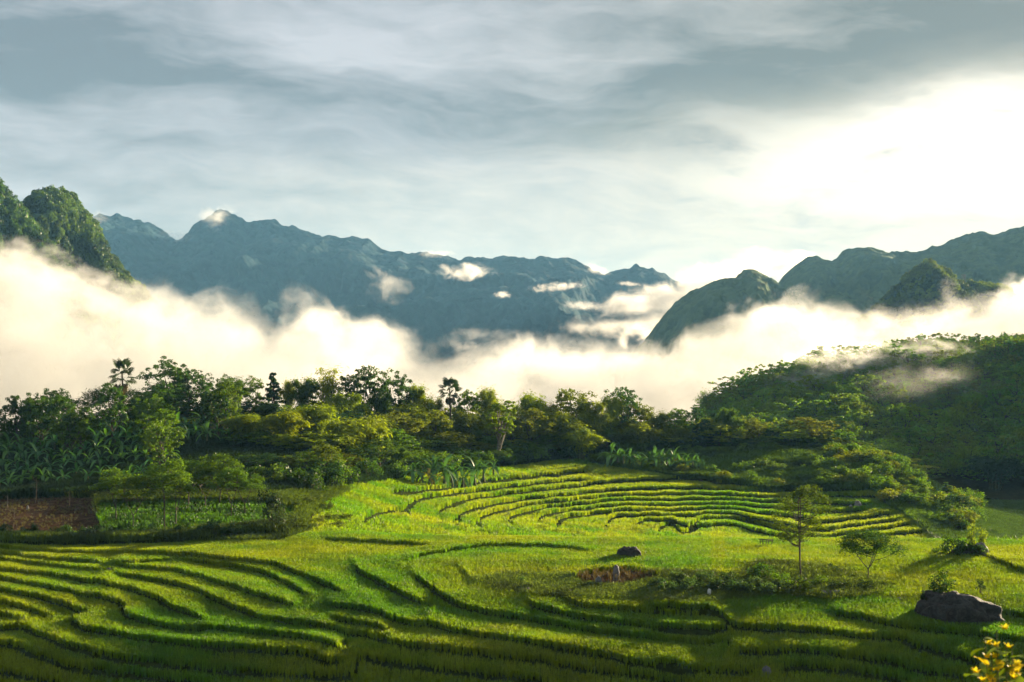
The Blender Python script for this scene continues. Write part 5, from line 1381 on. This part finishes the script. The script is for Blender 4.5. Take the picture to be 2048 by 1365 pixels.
def frame():
    x, y, z = at(1532, 1100); r = ob('wooden_frame', None, None, (x, y, z)); tag(r, 'small dark wooden rack standing in the field near the crest', 'rack')
    for k in range(5): box('post', r, (-.42 + .21 * k, 0, .38), (.045, .045, .78), M_WOOD, (0, rad(8 * (-1) ** k), 0))
    box('rail', r, (0, -.05, .74), (1.05, .05, .06), M_WOOD, (0, rad(4), 0)); box('rail', r, (0, .05, .62), (.98, .04, .05), M_WOOD)
frame()
def marker():
    x, y, z = at(1418, 1208); r = ob('marker_post', None, None, (x, y, z)); tag(r, 'little white rag on a stick at the edge of the weeds', 'post')
    box('stick', r, (0, 0, .35), (.03, .03, .8), M_WOOD)
    V = np.array([(0, 0, .78), (.13, .02, .70), (.12, .05, .42), (.02, .06, .36), (-.10, .04, .48), (-.08, 0, .72), (.02, -.08, .60)])
    ob('rag', mesh_np('rag', V, np.array([(0, 1, 6), (1, 2, 6), (2, 3, 6), (3, 4, 6), (4, 5, 6), (5, 0, 6)]), [M_WHITE]), r)
marker()
# bare saplings and stakes on the ploughed plot and in the garden
for k, (X, r, h) in enumerate([(25, 110, 1.6), (70, 121, 2.2), (136, 118, 1.5), (12, 118, 1.2)]):
    rng = np.random.RandomState(k); x, y, z = ground_px(X, r)
    s = [(curve_pts((0, 0, -.2), (.1, 0, h), (.08, 0, 0), 5), np.linspace(.03, .01, 5))] + [(curve_pts((.05, 0, h * (.4 + .15 * q)), (.35 * (-1) ** q, .1, h * (.6 + .15 * q)), (0, 0, 0), 3), (.012, .009, .005)) for q in range(4)]
    tag(ob('bare_sapling', mesh_np('bare_sapling', *tubes(s, 5), [M_BARK], smooth=True), None, (x, y, z)), 'thin bare sapling standing on the ploughed plot', 'sapling', 'bare saplings on the ploughed plot')
# lattice mast on the round hill
def mast():
    r = 905.; x = (1928 - CX) / F * r; z0 = zY(596, r); h = zY(549, r) - z0; M_ST = solid('galvanised_steel', (.18, .18, .17), (.30, .30, .29), 3.0, .5, 0)
    root = ob('radio_mast', None, None, (x, r, z0)); tag(root, 'thin lattice radio mast on the shoulder of the round hill', 'mast')
    for k in range(3):
        a = k * 2.094; ob('leg', mesh_np('leg', *tubes([(np.array([(math.cos(a) * 1.1, math.sin(a) * 1.1, -3), (math.cos(a) * .8, math.sin(a) * .8, h)]), (.16, .13))], 5), [M_ST]), root)
    segs = []
    n = 9
    for q in range(n):
        for k in range(3):
            a = k * 2.094; b = (k + 1) * 2.094; za, zb = h * q / n, h * (q + 1) / n
            segs.append((np.array([(math.cos(a) * .95, math.sin(a) * .95, za), (math.cos(b) * .95, math.sin(b) * .95, zb)]), (.07, .07)))
            segs.append((np.array([(math.cos(a) * .95, math.sin(a) * .95, zb), (math.cos(b) * .95, math.sin(b) * .95, zb)]), (.07, .07)))
    ob('bracing', mesh_np('bracing', *tubes(segs, 3), [M_ST]), root)
    for k in range(3): box('antenna', root, (math.cos(k * 2.1 + .5) * 1.3, math.sin(k * 2.1 + .5) * 1.3, h - 1.6), (.5, .3, 2.6), M_ST)
mast()
# wood cover on the near karst hills
def karst_cover():
    rng = np.random.RandomState(31)
    cl = []
    for s in (1, 2, 3):
        P, N = blob_points(np.random.RandomState(s), np.array([0, 0, .6]), 1.9, 1.5, 120, .4)
        V, Fa = leaves(P, N, .75 * (.6 + .8 * rng.rand(len(P))), rng, aspect=.7); cl.append(mesh_np('canopy_clump_%d' % s, V, Fa, [M_CANOPY]))
    for key, sp, lab, nm, t0 in [(k, v[0], v[1], v[2], v[3]) for k, v in KARSTS.items()]:
        Vm = MOUNT[key]; R_, C_ = Vm.shape[:2]
        ns = sp
        i = rng.randint(6, R_ - 20, ns); j = rng.randint(1, C_ - 2, ns); u = rng.rand(ns, 1); v = rng.rand(ns, 1)
        Pq = Vm[i, j] * (1 - u) + Vm[i + 1, j] * u + (Vm[i, j + 1] - Vm[i, j]) * v
        n = len(Pq); s = .55 + .75 * rng.rand(n) ** 1.5; r_ = np.zeros((n, 3)); r_[:, 2] = rng.rand(n) * 6.28
        nn = fbm(Pq[:, 0] / 9, Pq[:, 2] / 9, 3, 8)[:, None]
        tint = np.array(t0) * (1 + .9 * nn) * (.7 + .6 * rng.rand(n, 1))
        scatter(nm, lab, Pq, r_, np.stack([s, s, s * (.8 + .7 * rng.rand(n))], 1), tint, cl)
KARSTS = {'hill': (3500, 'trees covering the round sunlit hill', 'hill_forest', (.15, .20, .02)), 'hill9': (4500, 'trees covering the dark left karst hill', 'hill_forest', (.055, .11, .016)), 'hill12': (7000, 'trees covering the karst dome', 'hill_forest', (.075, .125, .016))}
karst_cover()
# yellow flowered plant just below the viewpoint
def flower_plant():
    rng = np.random.RandomState(8); r = 10.0; x, y, z = ground_px(1998, r)
    root = ob('flowering_plant', None, None, (x, y, z)); tag(root, 'tall plant with yellow flowers at the bottom right corner', 'plant')
    s_ = 1 / F * r; zt = lambda Y: zY(Y, r) - z
    tips = [(-.10, 1275), (-.02, 1262), (.05, 1285), (.10, 1295), (-.08, 1310)]
    lf = blade_mesh('leaf', .13, .075, .25, (.02, .03), seg=6, mat=M_BIGLEAF); pt = blade_mesh('petal', .055, .022, .2, (.012, .004), seg=4, mat=M_BIGLEAF)
    for k, (dx_, Yt) in enumerate(tips + [(.13, 1318), (-.13, 1335)]):
        tz = zt(Yt); pts = curve_pts((dx_ * .3, 0, -.1), (dx_, .04 * rng.normal(), tz), (.02, 0, 0), 10)
        st = ob('stem', mesh_np('stem', *tubes([(pts, np.linspace(.009, .003, 10))], 6), [M_CULM], smooth=True), root)
        for q in range(15):
            f = .55 + .44 * q / 15; p = [np.interp(f, np.linspace(0, 1, 10), pts[:, i]) for i in range(3)]
            l = ob('leaf', lf, root, p, q * 2.4 + k); l.rotation_euler[1] = rad(rng.uniform(-40, 30)); s = .8 + .7 * rng.rand(); l.scale = (s, s, s)
            g = .8 + .6 * rng.rand(); l['tint'] = (.16 * g, .22 * g, .02 * g) if q % 3 else (.62, .44, .03)  # every third leaf is coloured yellow, as if lit from behind
        for q in range(4):
            f = .99 - .05 * q * rng.rand() - .045 * q; p = np.array([np.interp(f, np.linspace(0, 1, 10), pts[:, i]) for i in range(3)]) + rng.normal(size=3) * .03
            fl = ob('flower', None, root, p, rng.rand() * 6)
            for c in range(6):
                pe = ob('petal', pt, fl, (0, 0, 0), c * 1.047); pe.rotation_euler[1] = -rad(15 + 30 * rng.rand()); pe['tint'] = (.80, .60, .03)
flower_plant()
cam_d.dof.use_dof = True; cam_d.dof.focus_distance = 150.0; cam_d.dof.aperture_fstop = 4.0
